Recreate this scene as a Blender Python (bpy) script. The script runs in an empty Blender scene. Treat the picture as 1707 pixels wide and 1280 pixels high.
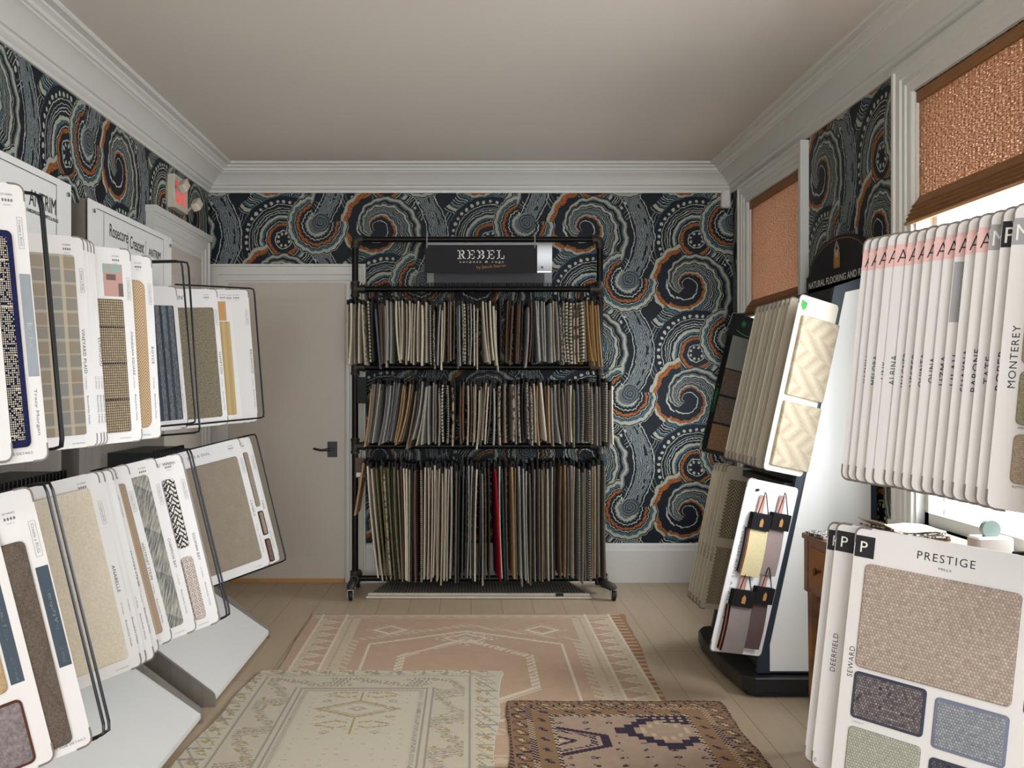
import bpy, bmesh, math, random
from mathutils import Matrix, Vector
random.seed(7)
C = bpy.context.scene.collection
S = bpy.context.scene
PI = math.pi
# ------------------------------------------------------------ camera, world, lights, exposure
F = 1670.0; EYE = 1.37
cam = bpy.data.cameras.new('camera'); co = bpy.data.objects.new('camera', cam); C.objects.link(co)
co.location = (0, 0, EYE); co.rotation_euler = (PI/2, 0, 0)
cam.sensor_fit = 'HORIZONTAL'; cam.sensor_width = 36; cam.lens = 36*F/1707
cam.shift_x = (853.5-785)/1707; cam.clip_start = .05
S.camera = co
w = bpy.data.worlds.new('daylight'); S.world = w; w.use_nodes = True
w.node_tree.nodes['Background'].inputs[0].default_value = (.86, .93, 1, 1)
w.node_tree.nodes['Background'].inputs[1].default_value = 5.0
S.view_settings.view_transform = 'Standard'; S.view_settings.look = 'None'
S.view_settings.gamma = 1; S.view_settings.exposure = 0.0
def area(name, loc, rot, sx, sy, power, col=(1, 1, 1), spread=180):
    l = bpy.data.lights.new(name, 'AREA'); l.shape = 'RECTANGLE'; l.size = sx; l.size_y = sy
    l.energy = power; l.color = col; l.spread = math.radians(spread)
    o = bpy.data.objects.new(name, l); C.objects.link(o); o.location = loc; o.rotation_euler = rot
# daylight arriving at each right wall window from outside
area('window_daylight', (2.45, 6.02, 1.75), (0, PI/2, 0), 1.9, 1.15, 66, (.95, .98, 1))
area('window_daylight', (2.45, 3.57, 1.75), (0, PI/2, 0), 1.9, 1.15, 100, (.95, .98, 1))
area('storefront_daylight', (0.05, -2.9, 1.5), (PI/2+math.radians(38), 0, 0), 2.8, 1.7, 175, (.95, .98, 1))  # added fill inside the near wall, tilted up to brighten room and ceiling
# unseen fill lights added under the ceiling behind the viewpoint
for lx, ly in ((-.9, -.6), (.9, -.6)):
    area('ceiling_lamp', (lx, ly, 2.84), (0, 0, 0), .35, .35, 30, (1, .95, .88))

# unseen point fill added beside the viewpoint to even out the ceiling
l_ = bpy.data.lights.new('room_lamp', 'POINT'); l_.energy = 14; l_.shadow_soft_size = .3; l_.color = (1, .96, .9)
lo_ = bpy.data.objects.new('room_lamp', l_); C.objects.link(lo_); lo_.location = (.75, .2, 1.95)

# ------------------------------------------------------------ node expression helper
def lin(h):
    if isinstance(h, tuple): return h
    h = h.lstrip('#'); r = []
    for i in (0, 2, 4):
        c = int(h[i:i+2], 16)/255; r.append(c/12.92 if c <= .04045 else ((c+.055)/1.055)**2.4)
    return tuple(r)
NT = None
def mnode(op, *a, clamp=False):
    n = NT.nodes.new('ShaderNodeMath'); n.operation = op; n.use_clamp = clamp
    for i, v in enumerate(a):
        v = v.s if isinstance(v, V) else v
        if isinstance(v, (int, float)): n.inputs[i].default_value = v
        else: NT.links.new(v, n.inputs[i])
    return V(n.outputs[0])
class V:
    def __init__(s, k): s.s = k
    def __add__(a, b): return mnode('ADD', a, b)
    __radd__ = __add__
    def __sub__(a, b): return mnode('SUBTRACT', a, b)
    def __rsub__(a, b): return mnode('SUBTRACT', b, a)
    def __mul__(a, b): return mnode('MULTIPLY', a, b)
    __rmul__ = __mul__
    def __truediv__(a, b): return mnode('DIVIDE', a, b)
    def __neg__(a): return mnode('MULTIPLY', a, -1)
def fl(a): return mnode('FLOOR', a)
def fr(a): return mnode('FRACT', a)
def ab(a): return mnode('ABSOLUTE', a)
def lt(a, b): return mnode('LESS_THAN', a, b)
def gt(a, b): return mnode('GREATER_THAN', a, b)
def mn(a, b): return mnode('MINIMUM', a, b)
def mx(a, b): return mnode('MAXIMUM', a, b)
def sn(a): return mnode('SINE', a)
def at2(y, x): return mnode('ARCTAN2', y, x)
def hyp(x, y): return mnode('SQRT', x*x+y*y)
def pp(a, s): return mnode('PINGPONG', a, s)          # triangle wave 0..s
def inside(a, lo, hi): return gt(a, lo)*lt(a, hi)
def near(a, c, t): return lt(ab(a-c), t)
def OR(a, b): return mx(a, b)
def NOT(a): return 1-a
def vec(x, y, z=0.0):
    n = NT.nodes.new('ShaderNodeCombineXYZ')
    for i, v in enumerate((x, y, z)):
        v = v.s if isinstance(v, V) else v
        if isinstance(v, (int, float)): n.inputs[i].default_value = v
        else: NT.links.new(v, n.inputs[i])
    return n.outputs[0]
def coords(kind='Object'):
    t = NT.nodes.new('ShaderNodeTexCoord'); s = NT.nodes.new('ShaderNodeSeparateXYZ')
    NT.links.new(t.outputs[kind], s.inputs[0])
    return V(s.outputs[0]), V(s.outputs[1]), V(s.outputs[2]), t.outputs[kind]
def noise(v, scale, detail=2.0, rough=.5):
    n = NT.nodes.new('ShaderNodeTexNoise'); NT.links.new(v, n.inputs['Vector'])
    n.inputs['Scale'].default_value = scale; n.inputs['Detail'].default_value = detail; n.inputs['Roughness'].default_value = rough
    return V(n.outputs[0])
def col(c):
    n = NT.nodes.new('ShaderNodeRGB'); n.outputs[0].default_value = (*lin(c), 1); return n.outputs[0]
def mix(f, a, b):
    n = NT.nodes.new('ShaderNodeMix'); n.data_type = 'RGBA'
    f = f.s if isinstance(f, V) else f
    if isinstance(f, (int, float)): n.inputs[0].default_value = f
    else: NT.links.new(f, n.inputs[0])
    for i, c in ((6, a), (7, b)):
        if isinstance(c, (str, tuple)): n.inputs[i].default_value = (*lin(c), 1)
        else: NT.links.new(c, n.inputs[i])
    return n.outputs[2]
def ramp(v, stops, const=True):
    n = NT.nodes.new('ShaderNodeValToRGB'); NT.links.new(v.s, n.inputs[0]); r = n.color_ramp
    r.interpolation = 'CONSTANT' if const else 'LINEAR'
    while len(r.elements) < len(stops): r.elements.new(.5)
    for e, (p, c) in zip(r.elements, stops): e.position = p; e.color = (*lin(c), 1)
    return n.outputs[0]
MATS = {}
def newmat(name, fn, rough=.6, metal=0.0, bump=None, spec=.5, dist=.002):
    """fn() returns a colour (hex, tuple or socket), or (colour, height value)"""
    global NT
    m = bpy.data.materials.new(name); m.use_nodes = True; NT = m.node_tree
    b = NT.nodes['Principled BSDF']; b.inputs['Roughness'].default_value = rough; b.inputs['Metallic'].default_value = metal
    b.inputs['Specular IOR Level'].default_value = spec
    r = fn() if callable(fn) else fn; h = None
    if isinstance(r, tuple) and len(r) == 2: r, h = r
    if isinstance(r, (str, tuple)): b.inputs['Base Color'].default_value = (*lin(r), 1)
    else: NT.links.new(r, b.inputs['Base Color'])
    if h is not None:
        bp = NT.nodes.new('ShaderNodeBump'); bp.inputs['Distance'].default_value = dist
        bp.inputs['Strength'].default_value = .8; NT.links.new(h.s, bp.inputs['Height']); NT.links.new(bp.outputs[0], b.inputs['Normal'])
    MATS[name] = m; return m
def soft(name, c, rough=.6, metal=0.0, amt=.06, sc=12, spec=.5):
    """plain colour with a little procedural unevenness"""
    def fn():
        x, y, z, p = coords(); n = noise(p, sc, 3)
        L = lin(c); return mix(n, tuple(v*(1-amt) for v in L), tuple(min(1, v*(1+amt)) for v in L))
    return newmat(name, fn, rough, metal, spec=spec)

# ------------------------------------------------------------ wallpaper
def wallpaper(name, axis, u0, z0, sgn=1):
    def fn():
        X, Y, Z, P = coords()
        u = (X if axis == 'x' else Y)*(241.0*sgn) - u0*241*sgn; v = Z*241.0 - z0*241
        pv = vec(u, v)
        wx = (noise(pv, .07, 2)-.5)*7; wy = (noise(vec(u+500, v), .07, 2)-.5)*7
        jag = (noise(pv, .35, 1)-.5)
        u = u+wx; v = v+wy
        def cell(ox, oy):
            x = u-ox; y = v-oy; k = fl(x/172+.5); xs = x-k*172; yy = y-k*95
            return xs, yy-fl(yy/190+.5)*190
        NAVY, DK, LINE, TEAL, CREAM, GREY, OR_ = '#0d141f', '#06090e', '#b0b5ac', '#4d6b76', '#a1a294', '#5f6769', '#8d5327'
        bgn = noise(pv, .02, 2)
        c = mix(bgn, '#080c13', '#111b28')
        teal_n = gt(noise(pv, .8, 2), .5); tealc = mix(teal_n, '#172832', '#56737b')
        orc = mix(gt(noise(pv, .5, 2), .44), '#42230f', '#9a5b28')
        # dotted fan
        x, y = cell(16, 77); r = hyp(x, y)+jag*2.0; th = at2(y, x)
        rr = r/90.0
        colD = ramp(rr, [(0, NAVY), (.15, LINE), (.165, NAVY), (.25, '#ff0000'), (.30, NAVY), (.318, LINE), (.332, NAVY), (.36, '#00ff00'), (.40, CREAM), (.45, NAVY),
                         (.495, LINE), (.506, NAVY), (.535, LINE), (.546, NAVY), (.575, LINE), (.585, NAVY), (.635, LINE), (.648, NAVY), (.80, '#00ff00'), (.82, DK), (.86, LINE), (.868, NAVY), (.915, LINE), (.922, NAVY)])
        def decode(cc):
            s = NT.nodes.new('ShaderNodeSeparateColor'); NT.links.new(cc, s.inputs[0])
            R, G, B = V(s.outputs[0]), V(s.outputs[1]), V(s.outputs[2])
            isr = gt(R, .9)*lt(G, .1); isg = gt(G, .9)*lt(R, .1)
            return mix(isg, mix(isr, cc, orc), tealc)
        colD = decode(colD)
        k = fr(th*(38/(2*PI)))-.5
        dots = lt(hyp(k*10.4, hyp(x, y)-63), 2.7)
        k2 = fr(th*(8/(2*PI)))-.5; dots = OR(dots, lt(hyp(k2*9.0, hyp(x, y)-10), 2.4))
        colD = mix(dots, colD, '#a9ae9f')
        c = mix(lt(r, 85), c, colD)
        # agate band
        xb, yb = cell(-93, 6+75)
        y0 = yb+75; xc = -6+28*sn(y0*(PI/150)); dx = xb-xc+jag*3
        strat = fr(dx/3.4+noise(pv, .12, 2)*2.0)
        bandc = mix(lt(strat, .32), mix(noise(pv, .1, 1), '#8b9191', '#5c6568'), '#2a343b')
        bandc = mix(lt(ab(dx-5), 1.8)*gt(noise(pv, .06, 1), .5), bandc, NAVY)
        c = mix(lt(ab(dx), 13)*inside(y0, 5, 148), c, bandc)
        c = mix(lt(ab(ab(dx)-17), .7)*inside(y0, 5, 148), c, LINE)
        # spiral fan
        x, y = cell(0, 0); rad = hyp(x, y); ang = at2(y, x)*(180/PI)
        th = fr((225-ang)/360.0)*360                       # clockwise from lower left
        rad = rad + sn(th*.28)*(.02*rad) + jag*1.8
        R1 = 19+th*.25; R2 = (R1+90)/.86
        s1 = rad/R1; tail = gt(s1, 1); s2 = rad/R2
        s = s1*(1-tail)+s2*tail
        colS = decode(ramp(s, [(0, NAVY), (.22, LINE), (.24, NAVY), (.345, '#ff0000'), (.395, CREAM), (.43, DK), (.445, '#00ff00'), (.49, NAVY), (.51, LINE), (.522, NAVY), (.55, LINE), (.56, NAVY), (.59, LINE), (.60, NAVY), (.63, LINE),
                               (.64, '#00ff00'), (.67, DK), (.69, CREAM), (.745, DK), (.77, LINE), (.778, NAVY), (.85, GREY), (.89, CREAM), (.94, GREY), (.965, DK)]))
        inS = OR(NOT(tail), tail*lt(th, 125)*lt(s2, .44)*gt(s2, 0)) * lt(hyp(x, y), 86)
        xl, yl = x-16, y+113
        inS = inS*gt(hyp(xl, yl), 74)
        c = mix(inS, c, colS)
        # crescent
        x, y = cell(-100, 7); rad = hyp(x-5, y-3); r = hyp(x, y)+jag*1.8+sn(at2(y, x)*22)*.7; a2 = at2(y, x)
        curl = fr(rad/4.2+a2*(1/(2*PI)))
        colC = decode(ramp(r/60.0, [(0, GREY), (.25, CREAM), (.31, GREY), (.34, NAVY), (.41, LINE), (.43, NAVY), (.51, '#ff0000'), (.585, NAVY), (.62, LINE), (.635, NAVY), (.66, '#00ff00'), (.73, CREAM), (.81, NAVY), (.84, LINE), (.855, NAVY), (.9, NAVY)]))
        colC = mix(lt(rad, 15), colC, mix(lt(curl, .5), GREY, '#2a333b'))
        openq = gt(y, 5)*gt(x, -10)*gt(rad, 16)
        c = mix(lt(r, 52)*NOT(openq), c, colC)
        return c
    return newmat(name, fn, .55, spec=.25)

# ------------------------------------------------------------ mesh helpers
class MB:
    def __init__(s): s.v = []; s.f = []; s.mi = []
    def add(s, vs, fs, mi=0):
        b = len(s.v); s.v += [tuple(v) for v in vs]; s.f += [tuple(b+i for i in f) for f in fs]; s.mi += [mi]*len(fs); return s
    def box(s, x0, y0, z0, x1, y1, z1, mi=0, bev=0):
        if x0 > x1: x0, x1 = x1, x0
        if y0 > y1: y0, y1 = y1, y0
        if z0 > z1: z0, z1 = z1, z0
        if bev:
            return s.slab([(x0, y0), (x1, y0), (x1, y1), (x0, y1)], z0, z1, bev, mi)
        return s.add([(x0, y0, z0), (x1, y0, z0), (x1, y1, z0), (x0, y1, z0), (x0, y0, z1), (x1, y0, z1), (x1, y1, z1), (x0, y1, z1)],
                     [(0, 3, 2, 1), (4, 5, 6, 7), (0, 1, 5, 4), (1, 2, 6, 5), (2, 3, 7, 6), (3, 0, 4, 7)], mi)
    def slab(s, poly, z0, z1, ch=0, mi=0):
        """poly: CCW xy outline extruded z0..z1; ch = chamfer on the top rim"""
        n = len(poly)
        if ch:
            cx = sum(p[0] for p in poly)/n; cy = sum(p[1] for p in poly)/n
            ins = inset(poly, ch)
            rings = [[(x, y, z0) for x, y in poly], [(x, y, z1-ch) for x, y in poly], [(x, y, z1) for x, y in ins]]
        else: rings = [[(x, y, z0) for x, y in poly], [(x, y, z1) for x, y in poly]]
        vs = [p for r in rings for p in r]; fs = [tuple(reversed(range(n))), tuple(range((len(rings)-1)*n, len(rings)*n))]
        for k in range(len(rings)-1):
            for i in range(n):
                j = (i+1) % n; fs.append((k*n+i, k*n+j, (k+1)*n+j, (k+1)*n+i))
        return s.add(vs, fs, mi)
    def prism(s, poly, axis, a, b, mi=0):
        """poly in the plane perpendicular to axis ('x': (y,z), 'y': (x,z)), extruded a..b"""
        n = len(poly)
        def P(p, t): return (t, p[0], p[1]) if axis == 'x' else (p[0], t, p[1]) if axis == 'y' else (p[0], p[1], t)
        vs = [P(p, a) for p in poly]+[P(p, b) for p in poly]
        fs = [tuple(range(n)), tuple(reversed(range(n, 2*n)))]+[(i, (i+1) % n, n+(i+1) % n, n+i) for i in range(n)]
        return s.add(vs, fs, mi)
    def tube(s, path, r, n=8, closed=False, mi=0, cap=True):
        P = [Vector(p) for p in path]; m = len(P); rings = []; prev = None
        for i in range(m):
            if closed: t = (P[(i+1) % m]-P[i-1]).normalized()
            else: t = (P[min(i+1, m-1)]-P[max(i-1, 0)]).normalized()
            if prev is None:
                up = Vector((0, 0, 1)) if abs(t.z) < .9 else Vector((1, 0, 0)); a = t.cross(up).normalized()
            else: a = (prev-t*prev.dot(t)).normalized()
            prev = a; b = t.cross(a); rr = r[i] if isinstance(r, (list, tuple)) else r
            rings.append([P[i]+a*(rr*math.cos(2*PI*k/n))+b*(rr*math.sin(2*PI*k/n)) for k in range(n)])
        vs = [tuple(p) for q in rings for p in q]; fs = []
        for i in range(m if closed else m-1):
            j = (i+1) % m
            for k in range(n):
                l = (k+1) % n; fs.append((i*n+k, i*n+l, j*n+l, j*n+k))
        if not closed and cap: fs += [tuple(reversed(range(n))), tuple(range((m-1)*n, m*n))]
        return s.add(vs, fs, mi)
    def lathe(s, prof, c, axis='z', n=24, mi=0):
        vs = []; fs = []; m = len(prof)
        for k in range(n):
            a = 2*PI*k/n; ca, sa = math.cos(a), math.sin(a)
            for r, h in prof:
                p = (r*ca, r*sa, h) if axis == 'z' else (h, r*ca, r*sa) if axis == 'x' else (r*sa, h, r*ca)
                vs.append((p[0]+c[0], p[1]+c[1], p[2]+c[2]))
        for k in range(n):
            l = (k+1) % n
            for i in range(m-1): fs.append((k*m+i, l*m+i, l*m+i+1, k*m+i+1))
        return s.add(vs, fs, mi)
    def build(s, name, mats, parent=None, smooth=False, mw=None):
        me = bpy.data.meshes.new(name); me.from_pydata(s.v, [], s.f); me.update()
        if not isinstance(mats, (list, tuple)): mats = [mats]
        for m in mats: me.materials.append(MATS[m] if isinstance(m, str) else m)
        me.polygons.foreach_set('material_index', s.mi)
        bm = bmesh.new(); bm.from_mesh(me); bmesh.ops.recalc_face_normals(bm, faces=bm.faces); bm.to_mesh(me); bm.free()
        if smooth:
            me.polygons.foreach_set('use_smooth', [True]*len(me.polygons))
            try: me.set_sharp_from_angle(angle=math.radians(smooth if smooth is not True else 40))
            except Exception: pass
        o = bpy.data.objects.new(name, me); C.objects.link(o)
        if parent: o.parent = parent
        if mw is not None: o.matrix_world = mw
        return o
def inset(poly, d):
    n = len(poly); out = []
    for i in range(n):
        p0, p1, p2 = Vector(poly[i-1]), Vector(poly[i]), Vector(poly[(i+1) % n])
        a = (p1-p0).normalized(); b = (p2-p1).normalized(); na = Vector((-a.y, a.x)); nb = Vector((-b.y, b.x))
        m = na+nb; m = m.normalized() if m.length > 1e-6 else na
        k = d/max(.35, m.dot(na)); out.append((p1.x+m.x*k, p1.y+m.y*k))
    return out
def rr(x0, y0, x1, y1, r, n=4):
    if y0 > y1: y0, y1 = y1, y0
    if x0 > x1: x0, x1 = x1, x0
    pts = []
    for cx, cy, a0 in ((x1-r, y0+r, -90), (x1-r, y1-r, 0), (x0+r, y1-r, 90), (x0+r, y0+r, 180)):
        for k in range(n+1):
            a = math.radians(a0+90*k/n); pts.append((cx+r*math.cos(a), cy+r*math.sin(a)))
    return pts
def tag(o, label, cat, group=None, kind=None):
    if label: o['label'] = label
    if cat: o['category'] = cat
    if group: o['group'] = group
    if kind: o['kind'] = kind
    return o
def struct(o): o['kind'] = 'structure'; return o
def empty(name, loc=(0, 0, 0), rz=0):
    o = bpy.data.objects.new(name, None); C.objects.link(o); o.location = loc; o.rotation_euler.z = rz; o.empty_display_size = .1; return o
# ---- flat lettering
_tc = {}
def glyphs(t, bold=0, space=1.0):
    k = (t, bold, space)
    if k in _tc: return _tc[k]
    cu = bpy.data.curves.new('t', 'FONT'); cu.body = t; cu.size = 1; cu.resolution_u = 3; cu.offset = bold; cu.space_character = space
    o = bpy.data.objects.new('t', cu); C.objects.link(o); bpy.context.view_layer.update()
    me = bpy.data.meshes.new_from_object(o.evaluated_get(bpy.context.evaluated_depsgraph_get()))
    vs = [tuple(v.co) for v in me.vertices]; fs = [tuple(p.vertices) for p in me.polygons]
    bpy.data.objects.remove(o); bpy.data.curves.remove(cu); bpy.data.meshes.remove(me)
    x0 = min(v[0] for v in vs); x1 = max(v[0] for v in vs); y0 = min(v[1] for v in vs); y1 = max(v[1] for v in vs)
    vs = [((v[0]-x0), (v[1]-y0)) for v in vs]; _tc[k] = (vs, fs, x1-x0, y1-y0); return _tc[k]
def letter(mb, t, x, y, h, z=.0, length=None, rot=0, bold=0, space=1.0, mi=0, align='l', M=None):
    """lettering in the xy plane; h = letter height; rot degrees; (x,y) = start of the baseline"""
    vs, fs, wd, ht = glyphs(t, bold, space); sy = h/ht; sx = (length/wd) if length else sy
    off = {'l': 0, 'c': -wd*sx/2, 'r': -wd*sx}[align]; a = math.radians(rot); ca, sa = math.cos(a), math.sin(a)
    out = []
    for vx, vy in vs:
        px = vx*sx+off; py = vy*sy; p = (x+px*ca-py*sa, y+px*sa+py*ca, z)
        out.append(tuple(M @ Vector(p)) if M is not None else p)
    mb.add(out, fs, mi)

# ------------------------------------------------------------ plain materials
soft('white_paint', '#d9d6d0', .4, amt=.02)
soft('trim_paint', '#d3d1cb', .35, amt=.02)
soft('door_paint', '#c2b8ac', .4, amt=.02)
soft('ceiling_paint', '#d0c8be', .85, amt=.02, sc=2)
soft('board_white', '#dad7d6', .38, amt=.015, sc=6)
soft('board_cream', '#ded8c8', .5, amt=.03, sc=6)
soft('board_tan', '#cbc0ab', .6, amt=.05, sc=8)
soft('board_edge', '#7f7873', .5, .3)
soft('panel_white', '#e9e9e6', .25, amt=.01)
soft('black_paint', '#121315', .45)
soft('black_matte', '#0b0b0c', .7)
soft('navy_frame', '#28323e', .4)
soft('pipe_black', '#191817', .42, .7, amt=.2, sc=40)
soft('pipe_fitting', '#3b3633', .5, .6, amt=.25, sc=60)
soft('chrome', '#b9b9b9', .25, 1.0)
soft('wire_dark', '#2c2c30', .3, .8)
soft('ink', '#1d1d22', .7)
soft('ink_grey', '#6d6c70', .7)
soft('ink_white', '#e4e2dc', .6)
soft('ink_gold', '#a8763f', .6)
soft('ink_green', '#2f8a3b', .6)
soft('tab_pink', '#dfb6b2', .6)
soft('tab_grey', '#9b999d', .6)
soft('tab_black', '#17171d', .6)
soft('band_slate', '#3d4a56', .4, amt=.2, sc=8)
soft('band_grey', '#8c949b', .4, amt=.2, sc=8)
soft('ac_silver', '#b5b6b8', .28, .2)
soft('ac_dark', '#6b6c70', .3, .2)
soft('sign_black', '#161318', .75)
soft('plastic_white', '#dcdad4', .4)
soft('plastic_beige', '#c7bfae', .5)
soft('rubber', '#101010', .6)
soft('brass', '#6b4a22', .35, .8)
soft('leather_tan', '#b98a57', .6)
soft('photo_pink', '#b98d82', .5)
soft('photo_dark', '#5f463f', .5)
soft('photo_sky', '#8fa39b', .5)
soft('sample_red', '#8c1820', .8)
soft('glue_gold', '#c08a45', .7)
newmat('exit_red', lambda: '#e0393a', .5)
MATS['exit_red'].node_tree.nodes['Principled BSDF'].inputs['Emission Color'].default_value = (1, .08, .08, 1)
MATS['exit_red'].node_tree.nodes['Principled BSDF'].inputs['Emission Strength'].default_value = .6
def glassmat():
    global NT
    m = bpy.data.materials.new('glass'); m.use_nodes = True; NT = m.node_tree; NT.nodes.remove(NT.nodes['Principled BSDF'])
    t = NT.nodes.new('ShaderNodeBsdfTransparent'); g = NT.nodes.new('ShaderNodeBsdfGlossy'); g.inputs['Roughness'].default_value = .02
    x = NT.nodes.new('ShaderNodeMixShader'); x.inputs[0].default_value = .05
    NT.links.new(t.outputs[0], x.inputs[1]); NT.links.new(g.outputs[0], x.inputs[2])
    NT.links.new(x.outputs[0], NT.nodes['Material Output'].inputs[0]); MATS['glass'] = m
glassmat()
def blindmat():
    global NT
    m = bpy.data.materials.new('woven_shade'); m.use_nodes = True; NT = m.node_tree; b = NT.nodes['Principled BSDF']
    X, Y, Z, P = coords()
    n = noise(vec(Y*6, Z*160), 1, 2); n2 = mnode('MULTIPLY_ADD', noise(vec(Y*55, Z*330), 1, 3, .6)-.5, 2.6, .42, clamp=True)
    threads = lt(fr(Y/.026), .06); grass = fr(Z/.0055+n*.8)
    c = mix(n2, '#6e4322', '#c08a54'); c = mix(threads, c, '#5a3015')
    NT.links.new(c, b.inputs['Base Color']); b.inputs['Roughness'].default_value = .8
    tr = NT.nodes.new('ShaderNodeBsdfTranslucent'); NT.links.new(mix(threads, mix(n2, '#5f3c26', '#f0d2bb'), '#3c2212'), tr.inputs[0])
    tp = NT.nodes.new('ShaderNodeBsdfTransparent')
    m1 = NT.nodes.new('ShaderNodeMixShader'); m1.inputs[0].default_value = .36; NT.links.new(b.outputs[0], m1.inputs[1]); NT.links.new(tr.outputs[0], m1.inputs[2])
    hole = gt(n2, .75)*NOT(threads)
    m2 = NT.nodes.new('ShaderNodeMixShader'); NT.links.new((hole*.35).s, m2.inputs[0]); NT.links.new(m1.outputs[0], m2.inputs[1]); NT.links.new(tp.outputs[0], m2.inputs[2])
    NT.links.new(m2.outputs[0], NT.nodes['Material Output'].inputs[0]); MATS['woven_shade'] = m
    newmat('shade_fold', lambda: (mix(noise(vec(coords()[1]*8, coords()[2]*300), 1, 2), '#5e3a1d', '#a9784a')), .8)
blindmat()
def woodlam():
    X, Y, Z, P = coords(); n = noise(vec(X*150, Y*150, Z*2.5), 1, 4, .6); n2 = noise(vec(X*14, Y*14, Z*1.2), 1, 3)
    return mix(n*.6+n2*.4, '#565049', '#9a9288')
newmat('grey_laminate', woodlam, .5)
def burl():
    X, Y, Z, P = coords(); n = noise(P, 9, 5, .65); n2 = noise(P, 40, 3)
    return mix(mnode('MULTIPLY_ADD', n-.5, 2.2, .5+n2*.15-.07, clamp=True), '#2b1608', '#a56a32')
newmat('burl_wood', burl, .35)
def dwood():
    X, Y, Z, P = coords(); n = noise(vec(X*20, Y*6, Z*60), 1, 4); return mix(n, '#5f3c20', '#93643c')
newmat('desk_wood', dwood, .4)
def cane():
    X, Y, Z, P = coords(); a = pp(Y/.004, .5); b = pp(Z/.004, .5); h = a*b*4
    return mix(h, '#7a4417', '#d2924a'), h
newmat('cane', cane, .6, dist=.001)
def floorfn():
    X, Y, Z, P = coords(); W = .19; k = fl(X/W); rnd = fr(sn(k*12.9898)*43758.5); yy = Y/1.9+rnd; j = fl(yy)
    r2 = fr(sn(k*78.233+j*37.719)*43758.5)
    g = noise(vec(X*26+k*7, Y*1.6+j*3), 1, 5, .6); g2 = noise(vec(X*6+k*5, Y*.8+j*9), 1, 3)
    c = mix(g*.55+g2*.45, '#9a8770', '#cdb99e'); c = mix(r2*.45, c, '#bda68a')
    gap = OR(lt(fr(X/W), .012), lt(fr(yy), .0016)); return mix(gap, c, '#4b3c2e')
newmat('oak_floor', floorfn, .42)
wallpaper('wallpaper_far', 'x', 1.494, 2.05)
wallpaper('wallpaper_left', 'y', 5.16, 2.48)
wallpaper('wallpaper_right', 'y', 5.20, 2.448, -1)

# ------------------------------------------------------------ carpet materials (board-local metres)
def cp(name, fn, dist=.002, rough=.9): return newmat(name, fn, rough, spec=.15, dist=dist)
def weave(c1, c2, s=.004, dark='#000000', amt=.35, ns=60):
    def fn():
        X, Y, Z, P = coords(); row = fl(Y/s); a = pp(X/s+row*.5, .5)*2; b = pp(Y/s, .5)*2; h = a*b
        n = noise(vec(fl(X/s+row*.5), row), .7, 2); c = mix(mnode('MULTIPLY_ADD', n-.5, 2.2, .5, clamp=True), c1, c2)
        return mix(lt(h, .3)*amt, c, dark), h
    return fn
def plush(c1, c2, s=300):
    def fn():
        X, Y, Z, P = coords(); n = noise(P, s, 3, .7); n2 = noise(P, 20, 2)
        return mix(mnode('MULTIPLY_ADD', n-.5, 2.0, .5+(n2-.5)*.5, clamp=True), c1, c2), n
    return fn
def plaid():
    X, Y, Z, P = coords(); row = fl(Y/.0022); st = fr(X/.0036+row*.5); n = noise(P, 250, 2)
    bx = fr(X/.115); by = fr(Y/.088)
    base = mix(gt(pp(bx, .5), .25), '#84827c', '#8f8171'); base = mix(gt(pp(by, .5), .25)*.5, base, '#717b84')
    base = mix(lt(st, .45)*.55, base, '#b5afa2')
    ck = lt(fr(row*.5), .4)
    sx = OR(near(bx, .22, .055), near(bx, .72, .055)); sy = OR(near(by, .3, .05), near(by, .8, .02))
    c = mix(sx*(.45+.5*lt(st, .5)), base, '#cdbfa4'); c = mix(sy*(.3+.4*lt(st, .5)), c, '#cdc3b0'); return c, n
cp('carpet_plaid', plaid)
def navy_tweed():
    X, Y, Z, P = coords(); s = .0052; kx = fl(X/s); ky = fl(Y/s); n = noise(vec(kx, ky), .9, 1)
    d = lt(hyp(fr(X/s)-.5, (fr(Y/s)-.5)), .36); w1 = gt(n, .40)
    big = gt(noise(vec(kx*.06, ky*1.1), 1, 1), .66); c = mix(d*w1, '#141732', '#c9bfa6'); return mix(big*lt(fr(Y/s), .5), c, '#d2c8ac'), d
cp('carpet_navy_tweed', navy_tweed)
cp('carpet_navy', plush('#10122f', '#272a55'))
def grid():
    X, Y, Z, P = coords(); s = .0085; h = pp(X/s, .5)*pp(Y/s, .5)*4; n = noise(vec(fl(X/s), fl(Y/s)), 1.3, 1)
    c = mix(n, '#8c7a63', '#cfc5ab'); c = mix(lt(h, .25), c, '#6f604d')
    l = OR(lt(fr((Y+.03)/.122), .06)*lt(fr(X/.009), .6), lt(fr((X+.02)/.15), .06)*lt(fr(Y/.02), .5)); return mix(l, c, '#2b2433'), h
cp('carpet_grid', grid)
def herring(c1, c2, w=.05, s=.008, duty=.4):
    def fn():
        X, Y, Z, P = coords(); v = fr((Y+pp(X, w/2)*1.1)/s); return mix(lt(v, duty), c1, c2), v
    return fn
cp('carpet_herringbone', herring('#cdb594', '#9c7a58', .06, .011))
cp('carpet_gold_chevron', herring('#c9b183', '#a98f5c', .032, .006))
cp('carpet_blue_stripe', lambda: (lambda X, Y, P: (mix(lt(fr(X/.006+noise(vec(X*400, Y*60), 1, 2)), .5), mix(lt(fr(X/.06), .3), '#3c4350', '#262a33'), mix(lt(fr(X/.04), .4), '#8b8f93', '#4a515c')), fr(X/.006)))(*[coords()[i] for i in (0, 1, 3)]))
cp('carpet_taupe_weave', weave('#6f6553', '#aba18b', .0042, '#4a4132'))
cp('carpet_cream', plush('#d8cfbf', '#c5b9a4', 120))
cp('carpet_sand', plush('#a39787', '#857a6b', 220))
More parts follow.
